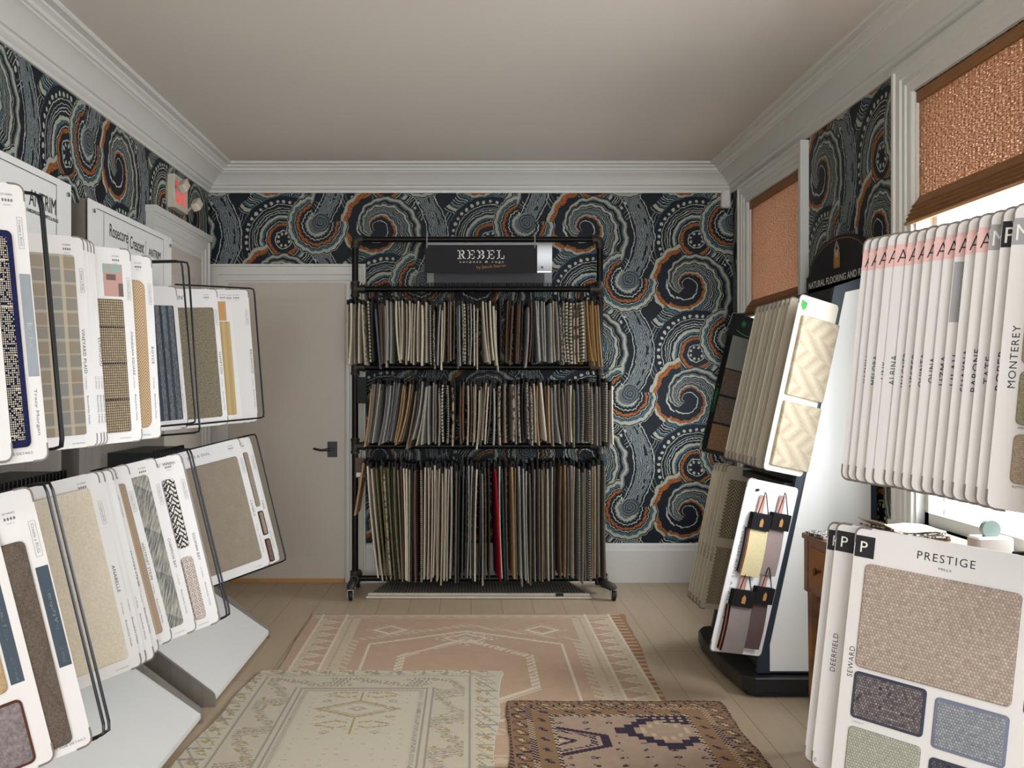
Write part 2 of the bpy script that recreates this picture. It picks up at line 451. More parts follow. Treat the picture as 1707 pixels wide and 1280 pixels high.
cp('carpet_brown_carved', lambda: (lambda X, Y, P: (mix(mnode('MULTIPLY_ADD', noise(P, 260, 3)-.5, 2.0, .5, clamp=True), '#4a4039', '#6f635a'), noise(P, 200, 2)*.3+mn(ab(fr((X+Y*.45)/.085)-.5)*14, 1)*mn(ab(fr((X-Y*.45)/.085)-.5)*14, 1)))(*[coords()[i] for i in (0, 1, 3)]), dist=.004)
cp('carpet_greige', plush('#5a5254', '#938889', 90))
cp('carpet_tan', plush('#b9a17e', '#94795a', 90))
def encore():
    X, Y, Z, P = coords(); d = lt(hyp(fr(X/.005)-.5, fr(Y/.005)-.5), .33); return mix(d, mix(lt(fr(X/.09), .4), '#8b6f5c', '#a9906c'), '#d0c3ae'), d
cp('carpet_dotted_rose', encore)
def west():
    X, Y, Z, P = coords(); n = noise(vec((X*.8+Y)*14, (Y*.5-X)*160), 1, 4, .65); b = fr((Y+X*.75)/.16)
    return mix(mnode('MULTIPLY_ADD', n-.5, 3.2, .62-b*.3, clamp=True), '#50565c', '#b9b3a6'), n
cp('carpet_grey_streak', west)
def zig(c1, c2, s=.02):
    def fn():
        X, Y, Z, P = coords(); n = noise(P, 180, 2); k = fr((Y+pp(X, s)*1.2)/s+n*.5); l = fr((X-pp(Y, s)*.8)/s+n*.4)
        return mix(OR(lt(k, .38), lt(l, .25)), c1, c2), k
    return fn
cp('carpet_zigzag_black', zig('#d8d4cb', '#25252b'))
cp('carpet_zigzag_brown', zig('#a08e86', '#d2c9c1', .011))
cp('carpet_mauve_dots', lambda: weave('#9b8276', '#6a5b55', .007)())
cp('carpet_prestige', weave('#a08f83', '#c6b8ab', .0078, '#66574b', .4))
cp('carpet_seward_dark', weave('#413c46', '#a39a98', .0068, '#24222b', .55))
cp('carpet_seward_blue', weave('#82868f', '#b0b3b6', .0068, '#4d5460', .5))
cp('carpet_seward_sage', weave('#a3a497', '#bfbdb0', .0068, '#73746a', .5))
cp('carpet_seward_black', weave('#2c2b33', '#77757c', .0068, '#18181d', .5))
cp('carpet_sage', weave('#8f9477', '#b6a98e', .004))
cp('carpet_putty', weave('#a8937a', '#cbb9a3', .004))
cp('carpet_deer', lambda: (mix(gt(noise(coords()[3], 16, 1, .4), .58), mix(noise(coords()[3], 300, 2), '#5d5142', '#84765f'), '#c9bda6'), noise(coords()[3], 250, 2)))
cp('carpet_dark_olive', plush('#4e4736', '#6f6650'))
cp('carpet_black_brown', plush('#150f0d', '#453029', 60))
cp('binding_slate', plush('#3a3a4a', '#4d4d5e'))
cp('binding_blue', plush('#6a7086', '#7f869b'))
cp('binding_brown', plush('#4a2a20', '#5f392c'))
def trellis():
    X, Y, Z, P = coords(); a = pp((X+Y)/.08, .5); b = pp((X-Y)/.08, .5); k = lt(pp(Y/.16+X*2, .5), .25)
    v = a*k+b*(1-k); n = noise(P, 220, 3); return mix(n*.6+v*.8, '#94836b', '#cfc4af'), mnode('ADD', gt(fr(v*6), .5)*.7, n*.5)
cp('carpet_trellis', trellis, .004)
def dkherr(c1, c2):
    def fn():
        X, Y, Z, P = coords(); v = fr((Y+pp(X, .035)*1.0)/.018); st = lt(fr(X/.004), .7)
        return mix(lt(v, .5)*st, c1, c2), v
    return fn
cp('carpet_bold_herringbone', dkherr('#b5a68c', '#3a342d'))
cp('carpet_soft_herringbone', dkherr('#b5a68c', '#7c6d58'))
cp('carpet_grey_flat', plush('#77756f', '#8d8b84'))
cp('carpet_brown_loop', weave('#5d4b3e', '#8a7665', .006, '#30251d', .5))
cp('carpet_rust_loop', weave('#7c5a3c', '#a9825a', .006, '#463020', .5))
cp('carpet_dark_loop', weave('#2e2520', '#4f4038', .006, '#191411', .5))
cp('carpet_golden_loop', weave('#8f6835', '#b58a4e', .006, '#5c4220', .5))
def fab(name, c): cp(name, plush(c, tuple(v*.8 for v in lin(c)), 200), .0006)
for nme, c in (('fabric_cream', '#cfbf97'), ('fabric_mauve', '#93827d'), ('fabric_taupe', '#857a75'), ('fabric_plum', '#5e4c4a'), ('fabric_rust', '#9a5434'), ('fabric_black', '#1b1a1c'), ('fabric_grey', '#4d4f55')): fab(nme, c)

# ------------------------------------------------------------ setting: shell
XL, XR, YF, YN, ZC = -1.817, 1.813, 6.93, -3.0, 2.867
struct(MB().box(XL-.12, YN-.1, -.1, XR+.12, YF+.12, 0).build('floor', 'oak_floor'))
struct(MB().box(XL-.12, YN-.1, ZC, XR+.12, YF+.12, ZC+.1).build('ceiling', 'ceiling_paint'))
struct(MB().box(XL-.12, YF, 0, XR+.12, YF+.12, ZC).build('wall_far', 'wallpaper_far'))
struct(MB().box(XL-.12, YN, 0, XL, YF, ZC).build('wall_left', 'wallpaper_left'))
W1 = (5.50, 6.53, .80, 2.555); W2 = (3.05, 4.09, .80, 2.565)
m = MB(); X0, X1 = XR, XR+.12
m.box(X0, YN, 0, X1, YF, .80); m.box(X0, YN, 2.56, X1, YF, ZC)
m.box(X0, YN, .80, X1, W2[0], 2.56); m.box(X0, W2[1], .80, X1, W1[0], 2.56); m.box(X0, W1[1], .80, X1, YF, 2.56)
struct(m.build('wall_right', 'wallpaper_right'))
m = MB(); m.box(XL, YN-.1, 0, XR, YN, .55); m.box(XL, YN-.1, 2.55, XR, YN, ZC); m.box(XL, YN-.1, .55, -1.4, YN, 2.55); m.box(1.5, YN-.1, .55, XR, YN, 2.55)
struct(m.build('wall_near', 'white_paint'))
# crown moulding swept round the room, mitred at the corners
prof = [(0, 2.69), (.012, 2.69), (.014, 2.706), (.02, 2.71), (.03, 2.722), (.034, 2.735), (.046, 2.738), (.05, 2.746), (.075, 2.775), (.105, 2.800), (.125, 2.808), (.128, 2.815), (.14, 2.818),
        (.146, 2.832), (.16, 2.84), (.165, 2.842), (.168, 2.850), (.20, 2.852), (.207, 2.858), (.207, ZC), (0, ZC)]
n = len(prof); vs = []
for sx, Y in ((-1, YN), (-1, YF), (1, YF), (1, YN)):
    for p, z in prof:
        x = (XL+p) if sx < 0 else (XR-p); y = YF-p if Y == YF else YN
        vs.append((x, y, z))
fs = []
for k in range(3):
    for i in range(n): j = (i+1) % n; fs.append((k*n+i, k*n+j, (k+1)*n+j, (k+1)*n+i))
struct(MB().add(vs, fs).build('trim_1', 'trim_paint', smooth=20))
# baseboards
def base_prof(h): return [(0, 0), (.022, 0), (.022, h-.05), (.016, h-.035), (.014, h-.012), (.006, h), (0, h)]
m = MB(); m.prism([(YF-p, z) for p, z in base_prof(.27)], 'x', -.775, XR-.02); struct(m.build('baseboard_far', 'trim_paint'))
m = MB(); m.prism([(XR-p, z) for p, z in base_prof(.27)], 'y', YN+.01, YF-.025); struct(m.build('baseboard_right', 'trim_paint'))
m = MB(); m.prism([(XL+p, z) for p, z in base_prof(.27)], 'y', YN+.01, 5.54); struct(m.build('baseboard_left', 'trim_paint'))
# door in the far wall: casing, leaf with two sunk panels
def casing(mb, W, H, cw, M):
    """mitred casing round an opening 0..W, 0..H in xz; face toward -y"""
    prof = [(0, .010), (.012, .018), (.03, .018), (.034, .024), (.07, .026), (.075, .034), (cw-.018, .036), (cw-.014, .046), (cw, .046), (cw, 0), (0, 0)]
    n = len(prof); vs = []
    for k in range(4):
        for d, t in prof:
            x = -d if k in (0, 1) else W+d; z = 0 if k in (0, 3) else H+d
            vs.append(tuple(M @ Vector((x, -t, z))))
    fs = []
    for k in range(3):
        for i in range(n): j = (i+1) % n; fs.append((k*n+i, k*n+j, (k+1)*n+j, (k+1)*n+i))
    fs += [tuple(range(n)), tuple(reversed(range(3*n, 4*n)))]
    mb.add(vs, fs)
def doorleaf(mb, W, H, M, rails):
    st = .125
    def bx(x0, y0, z0, x1, y1, z1):
        c = [M @ Vector(p) for p in ((x0, y0, z0), (x1, y0, z0), (x1, y1, z0), (x0, y1, z0), (x0, y0, z1), (x1, y0, z1), (x1, y1, z1), (x0, y1, z1))]
        mb.add(c, [(0, 3, 2, 1), (4, 5, 6, 7), (0, 1, 5, 4), (1, 2, 6, 5), (2, 3, 7, 6), (3, 0, 4, 7)])
    bx(0, -.004, 0, W, .03, H)
    bx(0, -.016, 0, st, -.004, H); bx(W-st, -.016, 0, W, -.004, H)
    zs = [0]+rails+[H]
    for z0, z1 in zip(zs[0::2], zs[1::2]): bx(st, -.016, z0, W-st, -.004, z1)
    for z0, z1 in zip(rails[0::2], rails[1::2]):
        for a, b in ((.0, .012), (.012, .022)):
            t = -.012 if a == 0 else -.008
            bx(st+a, t, z0+a, st+b, -.004, z1-a); bx(W-st-b, t, z0+a, W-st-a, -.004, z1-a)
            bx(st+b, t, z0+a, W-st-b, -.004, z0+b); bx(st+b, t, z1-b, W-st-b, -.004, z1-a)
DW = .80; DX = -1.67; M = Matrix.Translation((DX, YF, 0))
d1 = empty('door_1', (DX, YF, 0)); struct(d1)
m = MB(); casing(m, DW, 2.05, .145, Matrix()); m.build('door_casing', 'trim_paint', d1, smooth=25)
m = MB(); doorleaf(m, DW, 2.04, Matrix.Translation((0, -.006, .03)), [.15, .80, .98, 1.93])
leaf = m.build('door_leaf', 'door_paint', d1)
m = MB().box(.005, -.02, .001, DW-.005, 0, .03); m.build('threshold', 'leather_tan', d1)
m = MB(); m.slab(rr(-.033, -.053, .033, .053, .003), 0, .012, .002); m.lathe([(.0001, .012), (.012, .012), (.012, .05), (.0001, .05)], (0, 0, 0), 'z', 14)
m.tube([(0, 0, .045), (-.03, 0, .05), (-.07, -.004, .05), (-.11, .004, .048), (-.125, .008, .046)], [.009, .009, .008, .008, .006], 10)
h = m.build('door_handle', 'black_paint', d1, smooth=True)
h.location = (-.955-DX, -.022, .92); h.rotation_euler = (PI/2, 0, 0)
# cased doorway on the left wall near the corner
ML = Matrix.Rotation(PI/2, 4, 'Z')
d2 = empty('door_2', (XL, 5.74, 0), PI/2); struct(d2)
m = MB(); casing(m, .93, 2.20, .14, Matrix()); m.box(-.15, -.06, 2.335, 1.08, 0, 2.372); m.build('door_casing', 'trim_paint', d2, smooth=25)
m = MB(); doorleaf(m, .93, 2.19, Matrix.Translation((0, -.006, .01)), [.15, .85, 1.03, 2.05]); m.build('door_leaf', 'door_paint', d2)
# windows on the right wall
def window(idx, Wd, blind_z, seed):
    y0, y1, z0, z1 = Wd; o = empty('window_%d' % idx, (XR, (y0+y1)/2, z0)); struct(o)
    T = Matrix.Translation((0, -(y0+y1)/2, -z0))
    R = Matrix.Translation((0, y1-(y0+y1)/2, 0)) @ Matrix.Rotation(-PI/2, 4, 'Z')
    m = MB(); Wi = y1-y0
    prof = [(0, .0), (0, .016), (.012, .02), (.03, .02), (.035, .028), (.06, .028), (.066, .036), (.10, .038), (.105, .046), (.125, .046), (.125, 0)]
    n = len(prof); vs = []
    for k in range(4):
        for d, t in prof:
            x = -d if k in (0, 1) else Wi+d; z = 0 if k in (0, 3) else (z1-z0)+d
            vs.append(tuple(R @ Vector((x, -t, z))))
    fs = []
    for k in range(3):
        for i in range(n): j = (i+1) % n; fs.append((k*n+i, k*n+j, (k+1)*n+j, (k+1)*n+i))
    m.add(vs, fs+[tuple(range(n)), tuple(reversed(range(3*n, 4*n)))]); m.build('window_casing', 'trim_paint', o, smooth=25)
    h = Wi/2
    m = MB(); m.box(-.05, -h-.15, -.03, .10, h+.15, 0); m.box(-.02, -h-.13, -.12, 0, h+.13, -.03); m.build('window_sill', 'trim_paint', o)
    m = MB()                                            # sash frames
    for a, b, xx in ((0, (z1-z0)/2+.02, .035), ((z1-z0)/2-.02, z1-z0, .07)):
        m.box(xx, -h, a, xx+.03, -h+.045, b); m.box(xx, h-.045, a, xx+.03, h, b); m.box(xx, -h, a, xx+.03, h, a+.05); m.box(xx, -h, b-.045, xx+.03, h, b)
    m.box(.0, -h-.0, 0, .11, -h+.012, z1-z0); m.box(.0, h-.012, 0, .11, h, z1-z0)
    m.build('window_sash', 'trim_paint', o)
    m = MB(); m.box(.048, -h+.045, .05, .052, h-.045, (z1-z0)/2-.02); m.box(.083, -h+.045, (z1-z0)/2, .087, h-.045, z1-z0-.045); m.build('window_glass', 'glass', o)
    # woven roman shade with gathered folds
    b = empty('woven_shade', (XR, (y0+y1)/2, blind_z)); hh = h-.012
    tag(b, ['honey brown woven roman shade hanging lower, in the window nearest the far wall', 'large woven grass roman shade gathered in folds above the white lettered boards'][idx-1], 'window shade')
    m = MB(); zt = z1-blind_z
    m.box(.012, -hh, .02, .014, hh, zt); m.build('woven_panel', 'woven_shade', b)
    m = MB(); rnd = random.Random(seed)
    for k in range(5):
        zc = .012+k*.018; out = .05-.008*k; pts = []
        pf = [(0, zc+.03), (-out, zc), (-out-.012, zc-.010), (-out-.004, zc-.018), (0, zc-.004)]
        m.prism([(x+.012, z) for x, z in pf], 'y', -hh-.012, hh+.006)
    m.build('fold', 'shade_fold', b)
    m = MB(); m.box(.0, -hh, zt-.05, .045, hh, zt-.002); m.build('head_rail', 'shade_fold', b)
window(1, W1, 1.80, 1); window(2, W2, 2.02, 2)
# invented framed opening behind the viewpoint, giving the added fill a source
o = struct(empty('window_3', (0, YN, .55)))
m = MB()
for x in (-1.4, -.42, .56, 1.46): m.box(x, -.07, 0, x+.05, -.02, 2.0)
m.box(-1.4, -.07, 0, 1.5, -.02, .06); m.box(-1.4, -.07, 1.94, 1.5, -.02, 2.0); m.build('window_frame', 'trim_paint', o)

# ------------------------------------------------------------ fixtures: exit sign, sensor, air conditioner
e = empty('exit_sign', (XL, 6.12, 2.43)); tag(e, 'red lettered exit sign with emergency lamp heads on the left wall', 'exit sign')
m = MB(); m.slab(rr(0, -.125, .045, .155, .004), 0, .20, .003); m.build('housing', 'plastic_beige', e)
RX = Matrix(((0, 0, 1, .0465), (1, 0, 0, 0), (0, 1, 0, 0), (0, 0, 0, 1)))
m = MB(); letter(m, 'EXIT', .015, .035, .13, 0, length=.22, bold=.02, align='c', M=RX); m.build('lettering', 'exit_red', e)
for y, tilt in ((-.10, 1), (.19, -1)):
    m = MB(); m.tube([(.03, y, .03 if tilt < 0 else .10), (.07, y+.0, .06 if tilt < 0 else .12)], .008, 8)
    zc = .07 if tilt < 0 else .13
    A = Matrix.Translation((.09, y, zc)) @ Matrix.Rotation(math.radians(35), 4, 'X') @ Matrix.Rotation(math.radians(-20), 4, 'Y')
    b = MB(); b.slab(rr(-.025, -.045, .025, .045, .012), -.025, .025, .006); m.add([tuple(A @ Vector(v)) for v in b.v], b.f)
    m.build('lamp_head', 'plastic_beige', e, smooth=30)
m = MB(); m.slab(rr(-.032, -.063, .032, .063, .018), 0, .05, .012)
o = m.build('motion_sensor', 'plastic_white', smooth=30, mw=Matrix.Translation((1.758, YF, 2.645)) @ Matrix.Rotation(PI/2, 4, 'X'))
tag(o, 'small white motion sensor high on the far wall beside the right corner', 'sensor')
a = empty('air_conditioner', (.125, YF, 2.03)); tag(a, 'silver wall air conditioner behind the black hanging sign', 'air conditioner')
m = MB(); m.prism([(0, .0), (-.12, .0), (-.17, .025), (-.19, .07), (-.205, .11), (-.205, .298), (-.195, .31), (0, .31)], 'x', -.42, .42); m.build('housing', 'ac_silver', a, smooth=25)
m = MB(); m.prism([(-.125, -.002), (-.172, .022), (-.197, .085), (-.19, .088), (-.12, .01)], 'x', -.375, .37); m.build('air_flap', 'ac_dark', a)
m = MB(); m.box(-.415, -.207, .088, .415, -.203, .098); m.build('trim_strip', 'chrome', a)
m = MB(); m.box(-.38, -.2065, .10, -.33, -.205, .104); m.box(.345, -.2085, .115, .36, -.2045, .13); m.build('badge', 'ink_grey', a)

# ------------------------------------------------------------ pipe rack
RYF, RYB, RYM = 6.34, 6.76, 6.55; RL, RR_ = -.757, .843
r = empty('pipe_rack', (.043, RYM, 0)); tag(r, 'black iron pipe clothes rack on casters holding rows of carpet samples', 'rack')
ox, oy = .043, RYM
def rel(p): return (p[0]-ox, p[1]-oy, p[2])
for x in (RL, RR_): MB().tube([rel((x, RYM, .13)), rel((x, RYM, 2.30))], .021, 14).build('upright_pipe', 'pipe_black', r, smooth=True)
for z in (2.315, 1.99, 1.48, .965, .10): MB().tube([rel((RL, RYM, z)), rel((RR_, RYM, z))], .019, 12).build('cross_pipe', 'pipe_black', r, smooth=True)
for x in (RL, RR_):
    s = 1 if x > 0 else -1
    for z in (1.99, 1.48, .965):
        m = MB(); m.tube([rel((x, RYM, z-.05)), rel((x, RYM, z-.035)), rel((x, RYM, z-.03)), rel((x, RYM, z+.03)), rel((x, RYM, z+.035)), rel((x, RYM, z+.05))], [.03, .03, .026, .026, .03, .03], 14)
        m.tube([rel((x, RYM, z)), rel((x-s*.05, RYM, z)), rel((x-s*.051, RYM, z)), rel((x-s*.065, RYM, z))], [.026, .026, .03, .03], 14); m.build('pipe_tee', 'pipe_fitting', r, smooth=True)
    m = MB(); m.tube([rel((x, RYM, 2.255)), rel((x, RYM, 2.27)), rel((x, RYM, 2.29)), rel((x-s*.006, RYM, 2.308)), rel((x-s*.025, RYM, 2.316)), rel((x-s*.05, RYM, 2.316))], [.03, .028, .028, .028, .028, .03], 14); m.build('pipe_elbow', 'pipe_fitting', r, smooth=True)
    m = MB(); m.tube([rel((x, RYF+.06, .10)), rel((x, RYB-.04, .10))], .02, 12); m.build('foot_pipe', 'pipe_black', r, smooth=True)
    m = MB(); m.tube([rel((x, RYM, .06)), rel((x, RYM, .15))], .032, 14); m.tube([rel((x, RYM-.05, .10)), rel((x, RYM+.05, .10))], .03, 14); m.build('pipe_cross', 'pipe_fitting', r, smooth=True)
    for y in (RYF, RYB):
        f = -1 if y == RYF else 1; m = MB()
        if x > 0:
            pth = [(x, y-f*.06, .10), (x, y-f*.03, .10), (x+.02, y-f*.01, .098), (x+.05, y, .085), (x+.06, y, .07)]; cxx = x+.06
        else: pth = [(x, y-f*.06, .10), (x, y-f*.03, .10), (x, y-f*.01, .098), (x-.004, y, .088), (x-.004, y, .075)]; cxx = x-.004
        m.tube([rel(p) for p in pth], .026, 12); m.build('caster_elbow', 'pipe_fitting', r, smooth=True)
        m = MB(); m.box(*rel((cxx-.02, y-.02, .066)), *rel((cxx+.02, y+.02, .072)))
        m.box(*rel((cxx-.02, y-.022, .022)), *rel((cxx-.016, y+.022, .068))); m.box(*rel((cxx+.016, y-.022, .022)), *rel((cxx+.02, y+.022, .068)))
        fk = m.build('caster_fork', 'chrome', r)
        m = MB(); m.lathe([(.0001, -.012), (.016, -.012), (.02, -.011), (.03, -.012), (.032, -.008), (.032, .008), (.03, .012), (.02, .011), (.016, .012), (.0001, .012)], rel((cxx, y, .032)), 'x', 24)
        m.build('caster_wheel', 'rubber', fk, smooth=True)
# hanging sign
sg = empty('hanging_sign', (.065, 6.50, 2.09)); tag(sg, 'black hanging sign reading REBEL carpets & rugs', 'sign')
MB().box(-.365, -.004, 0, .365, .004, .182).build('sign_panel', 'sign_black', sg)
MF = Matrix(((1, 0, 0, 0), (0, 0, -1, -.0055), (0, 1, 0, 0), (0, 0, 0, 1)))       # xy lettering plane -> xz, facing the viewer
m = MB()
def slabletter(ch, x, y, w, h, t):
    s = t*.75
    def bar(x0, y0, x1, y1): m.add([tuple(MF @ Vector((x+px*w, y+py*h, 0))) for px, py in ((x0, y0), (x1, y0), (x1, y1), (x0, y1))], [(0, 1, 2, 3)])
    tx, ty = t/w, s/h
    st = .2
    bar(st-.2, 0, st+tx+.16, ty); bar(st-.2, 1-ty, st+tx+.1, 1); bar(st, 0, st+tx, 1)
    if ch in 'EB': bar(st, .5-ty/2, .72, .5+ty/2)
    if ch == 'E': bar(st, 0, .95, ty); bar(st, 1-ty, .95, 1); bar(.95-.1, 0, .95, .3); bar(.95-.1, .7, .95, 1); bar(.62, .38, .70, .62)
    if ch == 'L': bar(st, 0, .98, ty); bar(.88, 0, .98, .38)
    if ch in 'RB':
        def arc(cy, ry, rx):
            N = 10; o_, i_ = [], []
            for k in range(N+1):
                a = -PI/2+PI*k/N
                o_.append((x+(.55+rx*math.cos(a))*w, y+(cy+ry*math.sin(a))*h)); i_.append((x+(.55+(rx-tx)*math.cos(a))*w, y+(cy+(ry-ty)*math.sin(a))*h))
            for k in range(N): m.add([tuple(MF @ Vector((*p, 0))) for p in (o_[k], o_[k+1], i_[k+1], i_[k])], [(0, 1, 2, 3)])
        arc(.74, .26, .36); bar(st, 1-ty, .57, 1); bar(st, .48, .57, .48+ty)
        if ch == 'B': arc(.26, .26, .40); bar(st, 0, .57, ty)
        else:
            m.add([tuple(MF @ Vector((x+px*w, y+py*h, 0))) for px, py in ((.5, .5), (.5+tx*1.2, .5), (.95, 0), (.95-tx*1.2, 0))], [(0, 1, 2, 3)]); bar(.78, 0, 1.05, ty)
for i, ch in enumerate('REBEL'): slabletter(ch, -.152+i*.0638, .090, .050, .058, .0085 if ch != 'B' else .0098)
m.build('lettering', 'ink_white', sg)
m = MB(); letter(m, 'carpets & rugs', 0.004, .062, .017, length=.285, align='c', space=1.5, M=MF); m.build('lettering', 'ink_white', sg)
m = MB(); letter(m, 'by Jakub Staron', .068, .028, .024, length=.19, align='c', M=MF @ Matrix.Shear('XY', 4, (0, 0)) if False else MF, rot=4); m.build('lettering', 'ink_gold', sg)
for x in (-.35, .35):
    m = MB(); m.box(x-.004, -.009, .165, x+.004, -.006, .262); m.box(x-.004, -.009, .162, x+.004, .004, .168); m.tube([(x, -.007, .262)]+[(x, .05+.027*math.cos(a), .225+.032*math.sin(a)+.0) for a in (PI*.95, PI*.75, PI*.5, PI*.25, 0)], .0035, 6)
    m.build('hook', 'ac_dark', sg)

# ------------------------------------------------------------ hanging samples
SAMP = {}
def samp(key, fn): cp('sample_'+key, fn, .0015); SAMP[key] = 'sample_'+key
samp('ivory', plush('#d6cebf', '#bfb5a3', 150)); samp('cream', plush('#beb4a3', '#a19583', 150)); samp('beige', plush('#938777', '#796d5e', 150))
samp('tan', plush('#9f8a6e', '#7f6c54', 150)); samp('gold', plush('#a98452', '#8a683a', 150)); samp('peach', plush('#b59572', '#997855', 150)); samp('grey', plush('#918c87', '#736e69', 150))
samp('silver', plush('#aaa8a4', '#8b8984', 150)); samp('charcoal', plush('#2a2828', '#413d3b', 150)); samp('brown', plush('#4f3a2a', '#6d5542', 150)); samp('blue', plush('#444b54', '#666e77', 150))
samp('taupe', plush('#6f6257', '#564a40', 150)); samp('rust', plush('#54413a', '#6e574c', 150)); samp('red', plush('#7c0f1b', '#9a1c28', 150)); samp('teal', plush('#20302f', '#35494a', 150)); samp('olive', plush('#555039', '#7c7659', 60))
samp('stripe', lambda: (mix(lt(fr(coords()[2]/.013+noise(coords()[3], 60, 2)*.8), .5), '#9c9182', '#4d433a'), fr(coords()[2]/.013)))
samp('zebra', lambda: (mix(lt(fr(coords()[2]/.022+noise(coords()[3], 30, 2)*.9), .35), '#bdb5a4', '#33302c'), fr(coords()[2]/.022)))
samp('check', lambda: (mix(OR(lt(fr(coords()[2]/.016), .35), lt(fr((coords()[1]+coords()[0])/.012), .3)), '#302c2b', '#aaa296'), fr(coords()[2]/.016)))
samp('tweed', lambda: (mix(gt(noise(coords()[3], 110, 2), .5), '#3f3a37', '#aaa093'), noise(coords()[3], 110, 2)))
samp('pattern', lambda: (mix(gt(noise(coords()[3], 55, 2), .55), '#a39682', '#4a4037'), noise(coords()[3], 90, 2)))
samp('plaid', lambda: (mix(lt(fr(coords()[2]/.02), .3)*.6, mix(lt(fr(coords()[2]/.006), .5), '#8b8680', '#5d5751'), '#34302d'), fr(coords()[2]/.006)))
DESC = dict(ivory='ivory wool', cream='cream wool', beige='beige loop', tan='tan flatweave', gold='golden wool', peach='pale peach', grey='grey wool', silver='pale silver', charcoal='charcoal', brown='dark brown',
            blue='slate blue', taupe='taupe', rust='rust brown', red='crimson red', teal='dark teal', olive='shaggy olive', stripe='striped taupe', zebra='black and cream striped', check='dark checked', tweed='flecked tweed', pattern='mottled patterned', plaid='grey plaid')
